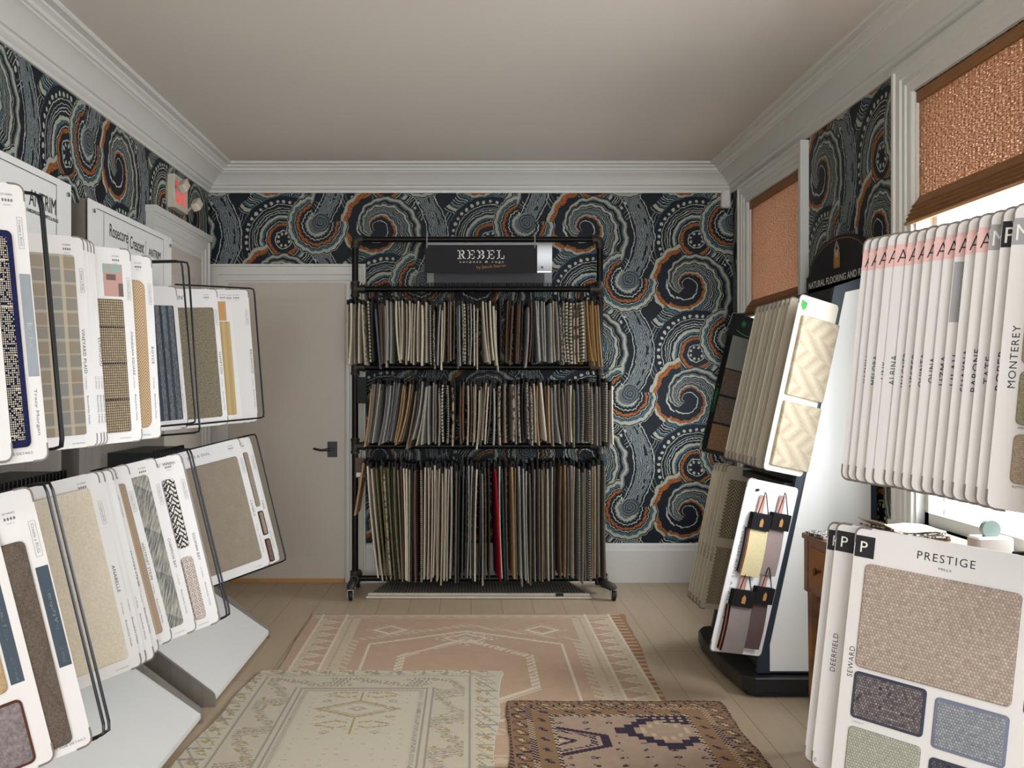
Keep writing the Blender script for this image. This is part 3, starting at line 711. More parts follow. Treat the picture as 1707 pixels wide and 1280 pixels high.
rows = [
 ('top', 1.972, .40, 'carpet samples on the top rail of the pipe rack', 448, """68 68 cream;88 76 ivory 12;110 108 beige;132 130 ivory;152 172 cream 8;164 186 pattern 6;186 202 zebra 7;210 222 charcoal 8;232 262 blue 9;252 268 taupe;266 276 taupe;274 284 rust;288 296 silver;302 306 silver 9;326 326 grey 10;354 374 ivory 9;372 380 cream;390 386 ivory;414 410 cream;437 428 ivory;452 444 cream;466 455 cream;490 486 ivory;512 509 ivory 13;538 540 cream 12;560 564 check 8;582 586 tweed 8;602 590 charcoal;616 600 silver;630 622 ivory;644 632 cream;668 666 rust 9;684 682 beige 6;700 697 taupe 7;716 722 blue 8;734 738 silver 6;748 752 tweed 7;764 768 zebra 7;780 784 tweed 7;797 794 silver 4;818 820 ivory 4;843 840 cream 4;868 902 ivory 8;890 915 cream 6;912 935 ivory 6;934 955 ivory 8;950 964 cream;970 974 charcoal;1020 1008 brown 9;1034 1018 charcoal;1050 1032 rust 9;1080 1066 brown 9;1092 1078 taupe;1108 1090 charcoal 6;1138 1120 grey 14;1163 1150 rust 6;1176 1162 charcoal;1188 1208 silver 5;1204 1216 silver;1222 1236 silver 4;1238 1246 silver;1270 1276 silver 14;1290 1300 cream;1306 1322 grey 10;1330 1350 tweed 12;1352 1364 tweed 8;1368 1378 zebra 11;1394 1400 zebra 9;1414 1420 pattern 9;1434 1440 pattern 8;1456 1466 zebra 10;1468 1480 plaid 8;1488 1520 gold 10;1508 1532 tan 7;1524 1546 gold 8;1540 1562 gold 8;1554 1580 tan 7"""),
 ('middle', 1.455, .385, 'carpet samples on the middle rail of the pipe rack', 935, """206 165 peach;218 180 beige;232 192 grey 6;246 204 taupe;262 216 silver 6;298 248 grey;312 262 blue;326 276 silver;346 298 grey 6;362 310 blue;374 322 grey;398 344 peach;410 352 tan;440 372 peach 6;456 390 taupe;476 416 beige 6;492 434 taupe;512 452 silver 6;534 474 cream;546 512 silver 14;556 552 silver 15;576 574 grey 8;592 590 grey 5;612 612 check 9;632 634 zebra 8;660 662 check 10;690 690 pattern 10;704 700 charcoal;742 740 brown 12;758 756 rust 10;786 782 cream 9;798 796 taupe;816 812 beige;830 822 cream 5;850 832 ivory 7;862 846 beige;874 858 taupe;890 866 cream;906 884 ivory 7;918 896 taupe;938 936 silver 9;970 972 pattern 14;1000 1004 beige 12;1042 1048 pattern 14;1064 1070 grey;1084 1092 tweed 12;1108 1112 charcoal;1132 1142 tweed 14;1152 1162 tweed 12;1176 1188 cream 6;1196 1206 peach 6;1212 1244 ivory 14;1244 1256 taupe;1262 1270 peach 8;1282 1292 grey 8;1300 1330 silver 12;1320 1350 taupe 7;1346 1358 grey 5;1362 1372 taupe 6;1378 1386 taupe;1394 1398 ivory 7;1414 1414 olive 9;1430 1434 blue 10;1462 1460 plaid 14;1492 1500 stripe 14;1516 1520 stripe 14;1544 1548 grey 8;1566 1570 taupe 9;1602 1600 check 15;1624 1622 grey 8;1640 1644 ivory 9"""),
 ('bottom', .930, .725, 'carpet samples on the bottom rail of the pipe rack', 785, """186 252 ivory 6;212 280 cream 8;236 300 olive 8;262 318 olive 8;284 330 pattern 8;308 352 olive 8;328 364 charcoal;348 384 olive 14;364 394 beige;384 402 rust;400 414 ivory 5;418 424 ivory;436 434 cream 4;452 446 charcoal;470 474 rust 15;505 508 stripe 16;530 524 ivory 5;545 540 cream;558 550 beige;572 564 cream;584 574 ivory 5;598 596 beige;616 604 cream;630 620 cream;644 634 beige;656 644 ivory;670 656 cream 5;686 678 silver 11;704 700 charcoal;718 712 taupe 9;736 728 charcoal 8;758 748 blue 6;774 764 charcoal 8;790 782 silver 5;806 796 silver 5;818 808 charcoal;834 822 ivory 9;852 846 charcoal;866 868 silver 7;886 886 brown 6;904 908 charcoal 8;940 974 red 24;970 984 ivory 4;984 1006 teal 12;1004 1016 rust 5;1040 1056 peach 20;1064 1074 taupe;1082 1096 silver 8;1094 1108 grey;1112 1128 silver 5;1130 1142 silver 5;1150 1156 taupe 9;1164 1168 charcoal;1182 1186 grey 6;1198 1200 charcoal;1208 1212 taupe 6;1222 1226 beige 5;1234 1240 taupe;1256 1262 cream 6;1270 1276 charcoal;1284 1286 silver 6;1298 1296 charcoal 8;1330 1330 brown 16;1358 1358 tan 6;1372 1372 taupe;1394 1398 grey 15;1416 1412 beige 6;1438 1440 plaid 14;1464 1462 grey;1474 1478 taupe 9;1500 1504 check 12;1522 1522 beige 5;1536 1536 tan 9;1558 1562 grey 8;1568 1570 charcoal;1592 1594 taupe 14"""),
]
def cx2x(c): return (560+c/3.5563-785)/263.0
def hanger_mesh():
    m = MB(); m.box(-.0035, -.17, -.006, .0035, .17, .010); m.box(-.006, -.15, -.03, .006, -.12, .012); m.box(-.006, .12, -.03, .006, .15, .012)
    m.tube([(0, 0, .008), (0, 0, .028), (0, .004, .040)]+[(0, .023*math.cos(a), .056+.023*math.sin(a)) for a in (-PI*.3, 0, PI*.25, PI*.5, PI*.75, PI)], .0022, 6)
    me = m.build('clip_hanger', 'black_matte'); d = me.data; bpy.data.objects.remove(me); return d
HM = hanger_mesh()
def ordn(n): return '%d%s' % (n, 'th' if 10 <= n % 100 <= 20 else {1: 'st', 2: 'nd', 3: 'rd'}.get(n % 10, 'th'))
for rname, ztop, L, grp, ytop, data in rows:
    rnd = random.Random(len(data)); n_in = {}
    items = [q.split() for q in data.replace('\n', ' ').split(';')]
    total = len(items)
    for i, it in enumerate(items):
        x0 = cx2x(float(it[0])); x1 = cx2x(float(it[1])); kind = it[2]; wpx = float(it[3]) if len(it) > 3 else 5
        th = min(.013, .0062+wpx*.0006)
        yaw = max(0, wpx-6)/3.5563/263/.36*(1 if x0 < 0 else -1)*-1
        yaw = yaw*.8 + rnd.uniform(-.02, .02)
        zt = ztop-.075+rnd.uniform(-.018, .016)+(-.03 if rnd.random() < .12 else 0); ll = L*rnd.uniform(.965, 1.01)
        if rname == 'bottom': ll = L
        D2 = .19 if rname != 'bottom' else .20
        m = MB(); NZ = 7; bow = rnd.uniform(-.006, .006); ybow = rnd.uniform(-.01, .006)
        sec = [(-th/2, -D2+.004), (-th*.2, -D2), (th*.2, -D2), (th/2, -D2+.004), (th/2, D2), (-th/2, D2)]
        vs = []
        for k in range(NZ+1):
            t = k/NZ; z = -t*ll; e_ = (x1-x0)*(t*t*.55+t*.45)+bow*math.sin(PI*t)
            rise = 0
            for j, (sx, sy) in enumerate(sec):
                fr_ = (1-(sy+D2)/(2*D2))*.6+.4
                yy_ = sy*(1-.05*max(0, .06-t)/.06) - ybow*math.sin(PI*t)
                vs.append((sx+e_*fr_, yy_, z-(.012*max(0, (abs(sy)-.17)/.02) if k == 0 else 0)))
        n_ = 6; fs = [tuple(range(n_)), tuple(reversed(range(NZ*n_, NZ*n_+n_)))]
        for k in range(NZ):
            for j in range(n_): l = (j+1) % n_; fs.append((k*n_+j, k*n_+l, (k+1)*n_+l, (k+1)*n_+j))
        m.add(vs, fs); o = m.build('carpet_sample', SAMP[kind], smooth=50); o.location = (x0, RYM, zt); o.rotation_euler.z = yaw
        n_in[kind] = n_in.get(kind, 0)+1; cnt = sum(1 for q in items if q[2] == kind)
        where = 'on the %s rail' % rname
        if cnt == 1: lab = '%s carpet sample hanging %s, the only one there' % (DESC[kind], where)
        else: lab = '%s carpet sample %s, %s of its colour from left' % (DESC[kind], where, ordn(n_in[kind]))
        if cnt == 1 and rname == 'bottom': lab = lab.replace('carpet sample', 'long carpet sample')
        tag(o, lab, 'carpet sample', grp)
        h = bpy.data.objects.new('clip_hanger', HM); C.objects.link(h); h.parent = o; h.location = (0, 0, .0); h.rotation_euler.z = rnd.uniform(-.05, .05)
        zs = (ztop+.035+.019-.002-zt-.079); h.location.z = 0.0
        h.scale.z = (ztop+.035+.019-zt)/.077
# short peach sample tilted on the left end, tags on the left upright
m = MB(); m.slab([(-.005, -.13), (.007, -.13), (.007, .13), (-.005, .13)], -.34, 0, 0)
o = m.build('carpet_sample', SAMP['peach']); o.location = (cx2x(158), 6.53, .865); o.rotation_euler = (0, math.radians(9.5), 0)
tag(o, 'short pale peach sample slanting beside the left upright of the rack', 'carpet sample', rows[2][3])
h = bpy.data.objects.new('clip_hanger', HM); C.objects.link(h); h.parent = o; h.scale = (1, .7, 1.7)
m = MB(); m.slab(rr(-.034, -.08, .034, .05, .006), 0, .006, .001); o = m.build('hanging_tag', 'sample_taupe', mw=Matrix.Translation((-.715, 6.505, .84)) @ Matrix.Rotation(PI/2, 4, 'X')); tag(o, 'grey fabric tag hanging on the left upright of the rack', 'tag')
MB().box(-.028, -.072, .006, .022, -.045, .0068).build('printed_label', 'ink_white', o); MB().tube([(0, .045, .003), (.004, .09, -.01), (0, .125, -.04)], .0016, 6).build('string', 'black_matte', o)
m = MB(); m.slab(rr(-.033, -.085, .033, .085, .005), 0, .02, .003); o = m.build('hanging_case', 'black_matte', mw=Matrix.Translation((-.705, 6.50, 1.33)) @ Matrix.Rotation(PI/2, 4, 'X')); tag(o, 'small black case hanging on the left upright below the middle rail', 'case')
MB().tube([(-.02, .08, .01), (-.02, .13, -.005), (-.02, .16, -.045)], .002, 6).build('strap', 'black_matte', o)

# ------------------------------------------------------------ folded rug under the rack
def foldrug():
    X, Y, Z, P = coords(); n = noise(vec(X*80, Y*12), 1, 2); st = lt(fr(X/.02+n*.4), .5)
    return mix(st*.5+n*.3, '#5b5754', '#a39d95')
cp('rug_grey_ribbed', foldrug)
o = empty('folded_rug', (.05, 6.6, 0)); tag(o, 'folded grey ribbed rug with ivory edges lying under the rack', 'rug')
for k, (zz) in enumerate((0.003, .020)):
    m = MB(); w0, w1 = (.72, .62); s = 1 if k == 0 else .985
    m.slab([(-w0*s, -.21+.01*k), (w0*s, -.22+.006*k), (w1*s, .22), (-w1*s, .22)], zz, zz+.014, .005); b = m.build('ivory_edge', 'sample_ivory', o)
m = MB(); m.slab([(-.69, -.192), (.69, -.20), (.60, .20), (-.60, .20)], .034, .036, .001); m.build('rug_face', 'rug_grey_ribbed', o)
MB().box(.49, -.218, .018, .54, -.205, .0345).build('stitched_label', 'black_matte', o)
MB().box(.53, -.19, .036, .57, -.175, .038).build('stitched_label', 'black_matte', o)

# ------------------------------------------------------------ floor rugs
def rugcore(W, H, spec):
    """returns colour for a rug centred at its object origin, W x H metres"""
def edge_bands(X, Y, W, H): return mn(W/2-ab(X), H/2-ab(Y))
def peach_rug():
    X, Y, Z, P = coords(); W, H = 1.84, 2.4
    s = .014; X2 = fl(X/s)*s; Y2 = fl(Y/s)*s; ax = ab(X2); ay = ab(Y2)
    n = noise(P, 14, 4, .6); n2 = noise(P, 160, 2); n3 = noise(vec(X*3, Y*60), 1, 3)
    F_ = mix(n*.7+n3*.3, '#b3957d', '#c9ae96'); CR = mix(n, '#c3b298', '#d0c3ab'); LT = '#d8cdb8'
    c = F_; dx = W/2-ax; dy = H/2-ay
    d = mn(dx, dy)
    # field motifs: stepped hexagon outline with teeth, medallions, arrow
    hexd = mx(ax/.62, (ax*.55+ay)/.95)
    c = mix(inside(hexd, .92, .99)*gt(fr((X2+Y2)/.07), .4), c, CR)
    c = mix(inside(hexd, .80, .83), c, LT)
    hx2 = mx(ax/.34, (ax+ay)/.62); c = mix(inside(hx2, .9, 1.0)*lt(fr((X2-Y2)/.056), .6), c, LT)
    md = ax+ab(ay-.62)*1.2; c = mix(inside(md, .10, .13), c, LT); c = mix(inside(md, .16, .18)*lt(fr(X2/.042), .6), c, LT); c = mix(lt(md, .05), c, CR)
    md = ab(ax-.42)+ab(ay-.80); c = mix(inside(md, .07, .10), c, LT); c = mix(inside(md, .13, .15)*lt(fr(X2/.042), .5), c, CR)
    tri = lt(ab(fr(X2/.12)-.5)*.2+.86, .945)
    # inner guards, border of triangles, outer guard
    b = dx; t = lt(ab(fr(Y2/.14)-.5)*2*.11, (b-.09)); 
    sideb = inside(dx, .09, .22)*gt(dy, .06)
    c = mix(sideb, c, mix(t, CR, F_)); tt = ab(ab(fr(Y2/.14)-.5)*.22-(b-.09)); c = mix(sideb*lt(tt, .009), c, LT)
    c = mix(inside(dx, .22, .31)*gt(dy, .08), c, CR); c = mix(inside(dx, .255, .27)*gt(dy, .08)*lt(fr(Y2/.042), .6), c, F_)
    c = mix(inside(dy, .05, .13)*lt(dx, 9), c, CR); c = mix(inside(dy, .07, .11)*lt(pp(X2/.09, .5)*.08+.07, dy), c, F_)
    c = mix(OR(near(dx, .085, .006), near(dx, .225, .006)), c, LT); c = mix(lt(dx, .075)*gt(X, 0)*lt(fr(Y2/.07), .5), c, '#9a7355')
    c = mix(lt(d, .018), c, '#9b7a5e')
    return mix(gt(n2, .62)*.35, c, '#c7b49a'), n2
def cream_rug():
    X, Y, Z, P = coords(); W, H = 1.15, 1.9; s = .009; X2 = fl(X/s)*s; Y2 = fl(Y/s)*s; ax = ab(X2)
    dx = W/2-ax; dy = H/2-ab(Y2); d = mn(dx, dy); n = noise(P, 12, 4, .6); n2 = noise(P, 240, 2)
    G = mix(n, '#c2b7a3', '#d0c7b5'); LT = mix(n2, '#c9c0ab', '#d2cab8'); GR = '#a09a8f'; GO = '#b09c70'
    c = G
    c = mix(lt(d, .085)*gt(noise(vec(X2*24, Y2*24), 1, 1), .5), LT, GO) if False else c
    along = X2+Y2
    sq = lt(fr(along/.11), .5)
    c = mix(lt(d, .09), c, mix(sq*lt(ab(d-.05), .03), LT, mix(gt(noise(P, 40, 1), .5), GO, LT)))
    c = mix(lt(d, .085)*near(ab(fr(along/.11)-.5)*.11, ab(d-.045), .006), c, GR)
    for q in (.095, .107, .119, .27, .282, .294): c = mix(near(d, q, .0028), c, GR)
    bd = inside(d, .125, .265); z = ab(pp(along/.36, .5)*.28+.125-d); c = mix(bd*OR(near(z, .010, .0035), near(z, .026, .0035)), c, GR); c = mix(bd*lt(z, .008)*lt(fr(along/.018), .5), c, GO)
    c = mix(bd*near(z, .045, .012)*gt(noise(P, 30, 1), .55), c, GO); mot = bd*lt(ab(fr(along/.18)-.5)*.18+ab(d-.195)*1.3, .016); c = mix(mot, c, GR)
    tooth = near(d, .32, .012)*lt(fr((along)/.018), .5); c = mix(tooth, c, GR); c = mix(gt(d, .335), c, LT)
    Yc = Y2-.38; dia = ax*.62+ab(Yc); f = gt(d, .345)
    c = mix(f*near(dia, .105, .010)*lt(fr(X2/.018), .7), c, GO); c = mix(f*near(dia, .082, .004), c, GR); c = mix(f*near(ax+ab(Yc)*1.6, .035, .009), c, GR)
    c = mix(f*lt(ax, .009)*gt(ab(Yc), .11)*lt(ab(Yc), .30), c, GO)
    for oy in (.19, .25, -.19):
        br = near(ab(Yc-oy)-pp(ax, .07)*.4, .012, .008)*inside(ax, .02, .15)*gt(noise(vec(X2*60, Y2*60), 1, 1), .42); c = mix(f*br, c, GO)
    for k_, (fx, fy) in enumerate(((.14, .10), (.13, .30), (.05, .36), (.14, -.10), (.10, -.28))):
        fl_ = ab(ax-fx)+ab(Yc-fy)*1.2; c = mix(f*near(fl_, .018, .006), c, GO if k_ % 2 else GR)
    gs = lt(ab(fr(X2/.045)-.5)+ab(fr(Y2/.054)-.5), .16)*f*gt(noise(vec(X2*40, Y2*40), 1, 1), .52)*gt(dia, .12); c = mix(gs*.6, c, GR)
    wedge = near(ax*.55+ (Y2+0.0)*1.0, .82, .012)*lt(fr(X2/.027), .6)*gt(d, .345); c = mix(wedge, c, GR)
    return mix(gt(n2, .6)*.25, c, '#b3a995'), n2
def brown_rug():
    X, Y, Z, P = coords(); W, H = .95, 1.7; s = .0085; X2 = fl(X/s)*s; Y2 = fl(Y/s)*s; ax = ab(X2)
    dx = W/2-X2; dy = H/2-Y2; d = mn(mn(dx, W/2+X2), mn(dy, H/2+Y2)); n = noise(P, 20, 3); n2 = noise(P, 260, 2)
    F_ = mix(n, '#a08978', '#b7a08c'); NV = mix(n2, '#2c2638', '#46394a'); TN = mix(n, '#84664c', '#987b60'); LT = '#c4b08f'
    c = F_; al = X2+Y2
    c = mix(lt(d, .03), c, mix(lt(fr(al/.034), .4), TN, NV)); c = mix(inside(d, .03, .10), c, TN)
    rz = ab(fr(al/.09)-.5)*.09; c = mix(inside(d, .035, .095)*near(rz+ab(d-.065), .032, .005), c, NV); c = mix(inside(d, .035, .095)*lt(rz+ab(d-.065), .014), c, LT)
    c = mix(inside(d, .10, .125), c, mix(lt(fr(al/.026), .5), '#bda382', NV)); c = mix(inside(d, .125, .19), c, TN)
    c = mix(inside(d, .125, .19)*lt(ab(fr(al/.11)-.5)*.11+ab(d-.157), .02)*gt(noise(vec(X2*90, Y2*90), 1, 1), .4), c, NV); c = mix(inside(d, .19, .21), c, mix(lt(fr(al/.03), .5), LT, NV))
    f = gt(d, .21); cx_, cy_ = X2-.10, Y2-.47
    st = fl(ab(cx_-.07)/.034)*.034*.9+fl(ab(cy_)/.034)*.034; c = mix(f*lt(ab(st-.145), .03), c, NV); c = mix(f*near(st, .07, .02)*lt(fr(X2/.034), .5), c, LT)
    corner = lt(fl((dx-.21)/.05)*.05+fl((dy-.23)/.03)*.06, .12)*f; c = mix(corner, c, NV); c = mix(corner*lt(fr(X2/.034), .5)*lt(fr(Y2/.034), .5), c, LT)
    ex, ey = X2+.27, Y2-.36; e_ = mx(ab(ex)*.8, ab(ex)*.5+ab(ey)); c = mix(f*inside(e_, .13, .16), c, NV); c = mix(f*inside(e_, .10, .12)*lt(fr(al/.03), .6), c, NV); c = mix(f*inside(ab(ex)*.7+ab(ey), .035, .055), c, NV); c = mix(f*lt(ab(ex)*.7+ab(ey), .02), c, LT)
    k = lt(hyp(fr(X2/.10)-.5, fr(Y2/.075)-.5), .17)*gt(noise(vec(X2*110, Y2*110), 1, 1), .5)*f*gt(e_, .18)*gt(st, .2); c = mix(k, c, NV)
    return mix(gt(n2, .62)*.2, c, '#8d745e'), n2
cp('rug_peach', peach_rug); cp('rug_cream', cream_rug); cp('rug_brown', brown_rug); cp('fringe', plush('#a58a70', '#c0a88c'))
def rug(name, corners, z, mat, label, seed, th=.006, fr_top=True, fcol='fringe'):
    """corners: world xy of near-left, near-right, far-right, far-left"""
    cx_ = sum(p[0] for p in corners)/4; cy_ = sum(p[1] for p in corners)/4; rnd = random.Random(seed)
    o = empty(name, (cx_, cy_, z)); N = 40; pts = []
    for k in range(4):
        a, b = corners[k], corners[(k+1) % 4]
        for i in range(N):
            t = i/N; wv = .006*math.sin(t*17+k+seed)+.003*rnd.uniform(-1, 1); L = math.dist(a, b); nx, ny = (b[1]-a[1])/L, -(b[0]-a[0])/L
            pts.append((a[0]+(b[0]-a[0])*t+nx*wv-cx_, a[1]+(b[1]-a[1])*t+ny*wv-cy_))
    m = MB(); m.slab(pts, 0, th, .002); m.build('pile', mat, o)
    m = MB(); a, b = corners[3], corners[2]; L = math.dist(a, b)
    for i in range(int(L/.008)):
        t = (i+.5)/int(L/.008); x = a[0]+(b[0]-a[0])*t-cx_; y = a[1]+(b[1]-a[1])*t-cy_; q = rnd.uniform(-.006, .006); l = rnd.uniform(.008, .022)
        m.add([(x-.0015, y-.008, .001), (x+.0015, y-.008, .001), (x+q+.001, y+l, .0), (x+q-.001, y+l, .0), (x-.0015, y-.008, .003), (x+.0015, y-.008, .003)], [(0, 1, 2, 3), (4, 5, 2, 3)])
    f = m.build('fringe', fcol, o); f['kind'] = 'stuff'
    tag(o, label, 'rug'); return o
rug('area_rug', [(-.91, 3.55), (.80, 3.55), (.912, 5.94), (-.94, 5.94)], .001, 'rug_peach', 'faded peach wool rug with triangle borders, lying beneath the other two rugs', 1)
rug('area_rug', [(-1.10, 2.85), (.04, 2.85), (.15, 4.745), (-1.0, 4.745)], .0085, 'rug_cream', 'cream wool rug with fine grey and gold tribal pattern at front left', 2)
rug('area_rug', [(.118, 2.6), (1.055, 2.6), (1.067, 4.29), (.155, 4.29)], .0085, 'rug_brown', 'small brown and navy tribal rug beside the cream rug on the right', 3)

# ------------------------------------------------------------ sample boards
def boardM(side, X, Y, Z, a, b):
    """board frame: origin at its OUTER top corner. left: outer is image right"""
    a = math.radians(a); b = math.radians(b)
    n = Vector((math.cos(b), 0, math.sin(b))); v = Vector((math.sin(b), 0, -math.cos(b))); u = math.sin(a)*n+math.cos(a)*Vector((0, 1, 0))
    if side == 'L': ex = u; o = Vector((X, Y, Z))
    else:
        X = -X; ex = -Vector((-u.x, u.y, u.z)); v = Vector((-v.x, v.y, v.z)); o = Vector((X, Y, Z))
    ey = -v; ez = ex.cross(ey)
    M = Matrix.Identity(4)
    for i, c in enumerate((ex, ey, ez)):
        for j in range(3): M[j][i] = c[j]
    M.translation = o
    return M
def board(side, pos, a, W, H, mat, label, group, cat='sample board', corner=True, name='sample_board', th=.004):
    """local frame: x to the right over the face, y up, z toward the viewer; left boards span x -W..0, right boards 0..W"""
    X, Y, Z, b = pos; M = boardM(side, X, Y, Z, a, b); x0, x1 = (-W, 0) if side == 'L' else (0, W)
    m = MB(); m.slab(rr(x0, -H, x1, 0, .018), -th, 0); o = m.build(name, [mat]); o.matrix_world = M
    tag(o, label, cat, group)
    if corner:                                  # metal corner protectors wrapped round the outer corners
        xo = x1 if side == 'L' else x0; s = -1 if side == 'L' else 1
        for yc, sy in ((0, -1), (-H, 1)):
            m = MB(); pts = [(xo, yc+sy*.040), (xo, yc+sy*.018)]+[(xo+s*(.018-.018*math.cos(t)), yc+sy*(.018-.018*math.sin(t))) for t in (PI/6, PI/3)]+[(xo+s*.018, yc), (xo+s*.040, yc)]
            m.tube([(px, py, -th/2) for px, py in pts], .0034, 6); m.build('corner_guard', 'board_edge', o)
    return o
def sw(o, x0, y0, x1, y1, mat, th=.008, r=.012, binding=None):
    if x1 <= 0: x0, x1 = (x0*.55 if x0 > -.3 else x0), x1*.55
    m = MB()
    if binding: m.slab(rr(x0, y0, x1, y1, r), .0002, th*.8, .002); b = m.build('carpet_swatch', binding, o); q = MB(); q.slab(rr(x0+.006, y1+.006, x1-.006, y0-.006, max(r-.004, .003)), th*.3, th, .002); q.build('carpet_pile', mat, b); return b
    m.slab(rr(x0, y0, x1, y1, r), .0002, th, min(.003, th*.4)); return m.build('carpet_swatch', mat, o)
def band(o, x0, y0, x1, y1, mat, name='printed_band'):
    if x1 <= 0: x0, x1 = (x0*.55 if x0 > -.3 else x0), x1*.55
    m = MB(); m.add([(x0, y0, .0006), (x1, y0, .0006), (x1, y1, .0006), (x0, y1, .0006)], [(0, 1, 2, 3)]); return m.build(name, mat, o)
def stamp(m, x, y, s=1.0):
    """outlined round-cornered tag printed vertically, with tiny lettering"""
    x *= .55; w, h = .013*s, .075*s
    for a in ((x, y-h, x+.0008, y), (x+w, y-h, x+w+.0008, y), (x, y, x+w, y+.0008), (x, y-h, x+w, y-h+.0008)): m.add([(a[0], a[1], .0006), (a[2], a[1], .0006), (a[2], a[3], .0006), (a[0], a[3], .0006)], [(0, 1, 2, 3)])
    letter(m, 'Create a RUG', x+.004*s, y-.006, .006*s, .0006, length=.062*s, rot=-90)
def social(m, x, y):
    """small printed round icons over a line of text"""
    x *= .55
    letter(m, 'GET INSPIRED', x, y, .005, .0006, length=.03)
    for k in range(4):
        c = (x+.004+k*.0075, y-.011); pts = [(c[0]+.0028*math.cos(a*PI/4), c[1]+.0042*math.sin(a*PI/4), .0006) for a in range(8)]; m.add(pts, [tuple(range(8))])
    letter(m, 'FOLLOW US', x+.006, y-.024, .003, .0006, length=.018)
def vname(m, t, x, ymid, h, length, side='L', bold=0):
    length *= .70 if side == 'L' else .52
    if side == 'L': letter(m, t, x*.55-h*.05, ymid+length/2, h*.62, .0006, length=length, rot=-90, bold=bold, space=1.1)
    else: letter(m, t, x, ymid-length/2, h*.72, .0006, length=length, rot=90, bold=bold, space=1.15)
W_, H_ = .46, .66
GU = 'sample boards on the upper arms of the left racks'; GLo = 'sample boards on the lower arms of the left racks'
def std(o, name, ymid=-.36, ln=.16, x=-.038, h=.017, st=True, foot='Create a Rug', soc=True, mi='ink_grey', nm='ink'):
    m = MB()
    if name: vname(m, name, x, ymid, h, ln); m.build('lettering', nm, o)
    if st: m = MB(); stamp(m, -.040, -.10); m.build('printed_stamp', mi, o)
    if soc: m = MB(); social(m, -.14, -.03); m.build('printed_icons', mi, o)
    m = MB(); letter(m, 'Beautifully Made', x*.55, -.50, .008, .0006, length=.09, rot=-90); m.build('small_print', mi, o)
    m = MB(); letter(m, '12 Width', x*.55, -.44, .005, .0006, length=.04, rot=-90); m.build('small_print', mi, o)
    m = MB(); letter(m, 'LIFT FOR DETAILS', -.09, -H_+.012, .004, .0006, length=.045); m.build('small_print', mi, o)
# upper row, nearest first
o = board('L', (-1.111, 2.30, 1.852, 5.2), 33, W_, H_, 'board_white', 'pale grey sample board cut by the left edge of the photo, upper row', GU)
band(o, -W_+.02, -.5, -.06, -.15, 'ink_grey')
o = board('L', (-1.074, 2.401, 1.847, 5.4), 33, W_, H_, 'board_white', 'white board with navy and cream flecked carpet bound in navy fringe', GU)
b_ = sw(o, -.44, -.115, -.085, -.625, 'carpet_navy', .012, .014); q = MB(); q.slab(rr(-.425, -.61, -.062, -.13, .006), .006, .014, .003); q.build('carpet_pile', 'carpet_navy_tweed', b_)
band(o, -.058, -.46, -.006, -.215, 'band_grey'); m = MB(); vname(m, 'Bendell', -.038, -.36, .018, .08); m.build('lettering', 'ink_white', o)
m = MB(); stamp(m, -.046, -.08); m.build('printed_stamp', 'ink_grey', o); m = MB(); social(m, -.11, -.03); m.build('printed_icons', 'ink_grey', o); m = MB(); letter(m, 'Tracy Morgan', -.024, -.49, .010, .0006, length=.11, rot=-90); letter(m, 'LIFT FOR DETAILS', -.13, -H_+.018, .006, .0006, length=.09); m.build('small_print', 'ink_grey', o)
for k, nm in enumerate(('DOGWOOD', 'CHESTNUT', 'ELMWOOD')):
    o = board('L', (-1.227, 3.203+.026*k, 1.833, 4.1), 33, W_, H_, 'board_white', 'white board seen only as a thin edge behind the plaid board, %s behind it' % ('first', 'second', 'third')[k], GU); std(o, nm if k == 2 else None, x=-.014, ln=.13, st=False, soc=False)
o = board('L', (-1.227, 3.168, 1.833, 4.1), 33, W_, H_, 'board_white', 'white board with a grey and beige plaid carpet swatch', GU)
sw(o, -.44, -.06, -.075, -.62, 'carpet_plaid', .009, .008); std(o, 'VINEYARD PLAID', ln=.20, x=-.052)
o = board('L', (-1.178, 3.459, 1.834, 3.8), 33, W_, H_, 'board_white', 'white board with room photo above a beige grid carpet swatch', GU)
sw(o, -.44, -.175, -.085, -.625, 'carpet_grid', .009, .008)
ph = band(o, -.21, -.165, -.07, -.055, 'photo_pink', 'printed_photo'); m = MB()
for q in ((-.21, -.085, -.17, -.055, 1), (-.16, -.085, -.08, -.055, 1), (-.105, -.165, -.07, -.12, 0), (-.19, -.11, -.12, -.09, 0)): m.add([(q[0]*.55, q[1], .0009), (q[2]*.55, q[1], .0009), (q[2]*.55, q[3], .0009), (q[0]*.55, q[3], .0009)], [(0, 1, 2, 3)], q[4])
m.build('photo_detail', ['photo_dark', 'photo_sky'], ph); std(o, 'FINNEGAN SQUARE', ln=.21)
o = board('L', (-1.167, 3.656, 1.834, 3.2), 33, W_, H_, 'board_white', 'white board with tan zigzag herringbone carpet beside the wire loop, upper row', GU)
sw(o, -.40, -.09, -.075, -.62, 'carpet_herringbone', .009, .03); std(o, 'ROYCE', ln=.09, x=-.04)
o = board('L', (-1.382, 4.691, 1.825, 5.1), 33, .34, H_, 'board_white', 'white board with dark blue grey striped carpet behind the wire loops', GU)
sw(o, -.33, -.09, -.055, -.62, 'carpet_blue_stripe', .010, .006); std(o, None, st=False, soc=False)
o = board('L', (-1.239, 4.879, 1.832, 5.0), 45, W_, H_, 'board_white', 'white board with a large taupe woven carpet swatch, upper row of far rack', GU)
sw(o, -.38, -.09, -.055, -.62, 'carpet_taupe_weave', .009, .012); std(o, 'HAMPTON', ln=.15, x=-.03); m = MB(); letter(m, 'CRESCENT', -.30, -.05, .018, .0006, length=.13); m.build('lettering', 'ink', o)
o = board('L', (-1.179, 4.971, 1.840, 4.6), 52, W_, H_, 'board_white', 'white board with peach chip above a golden chevron carpet swatch', GU)
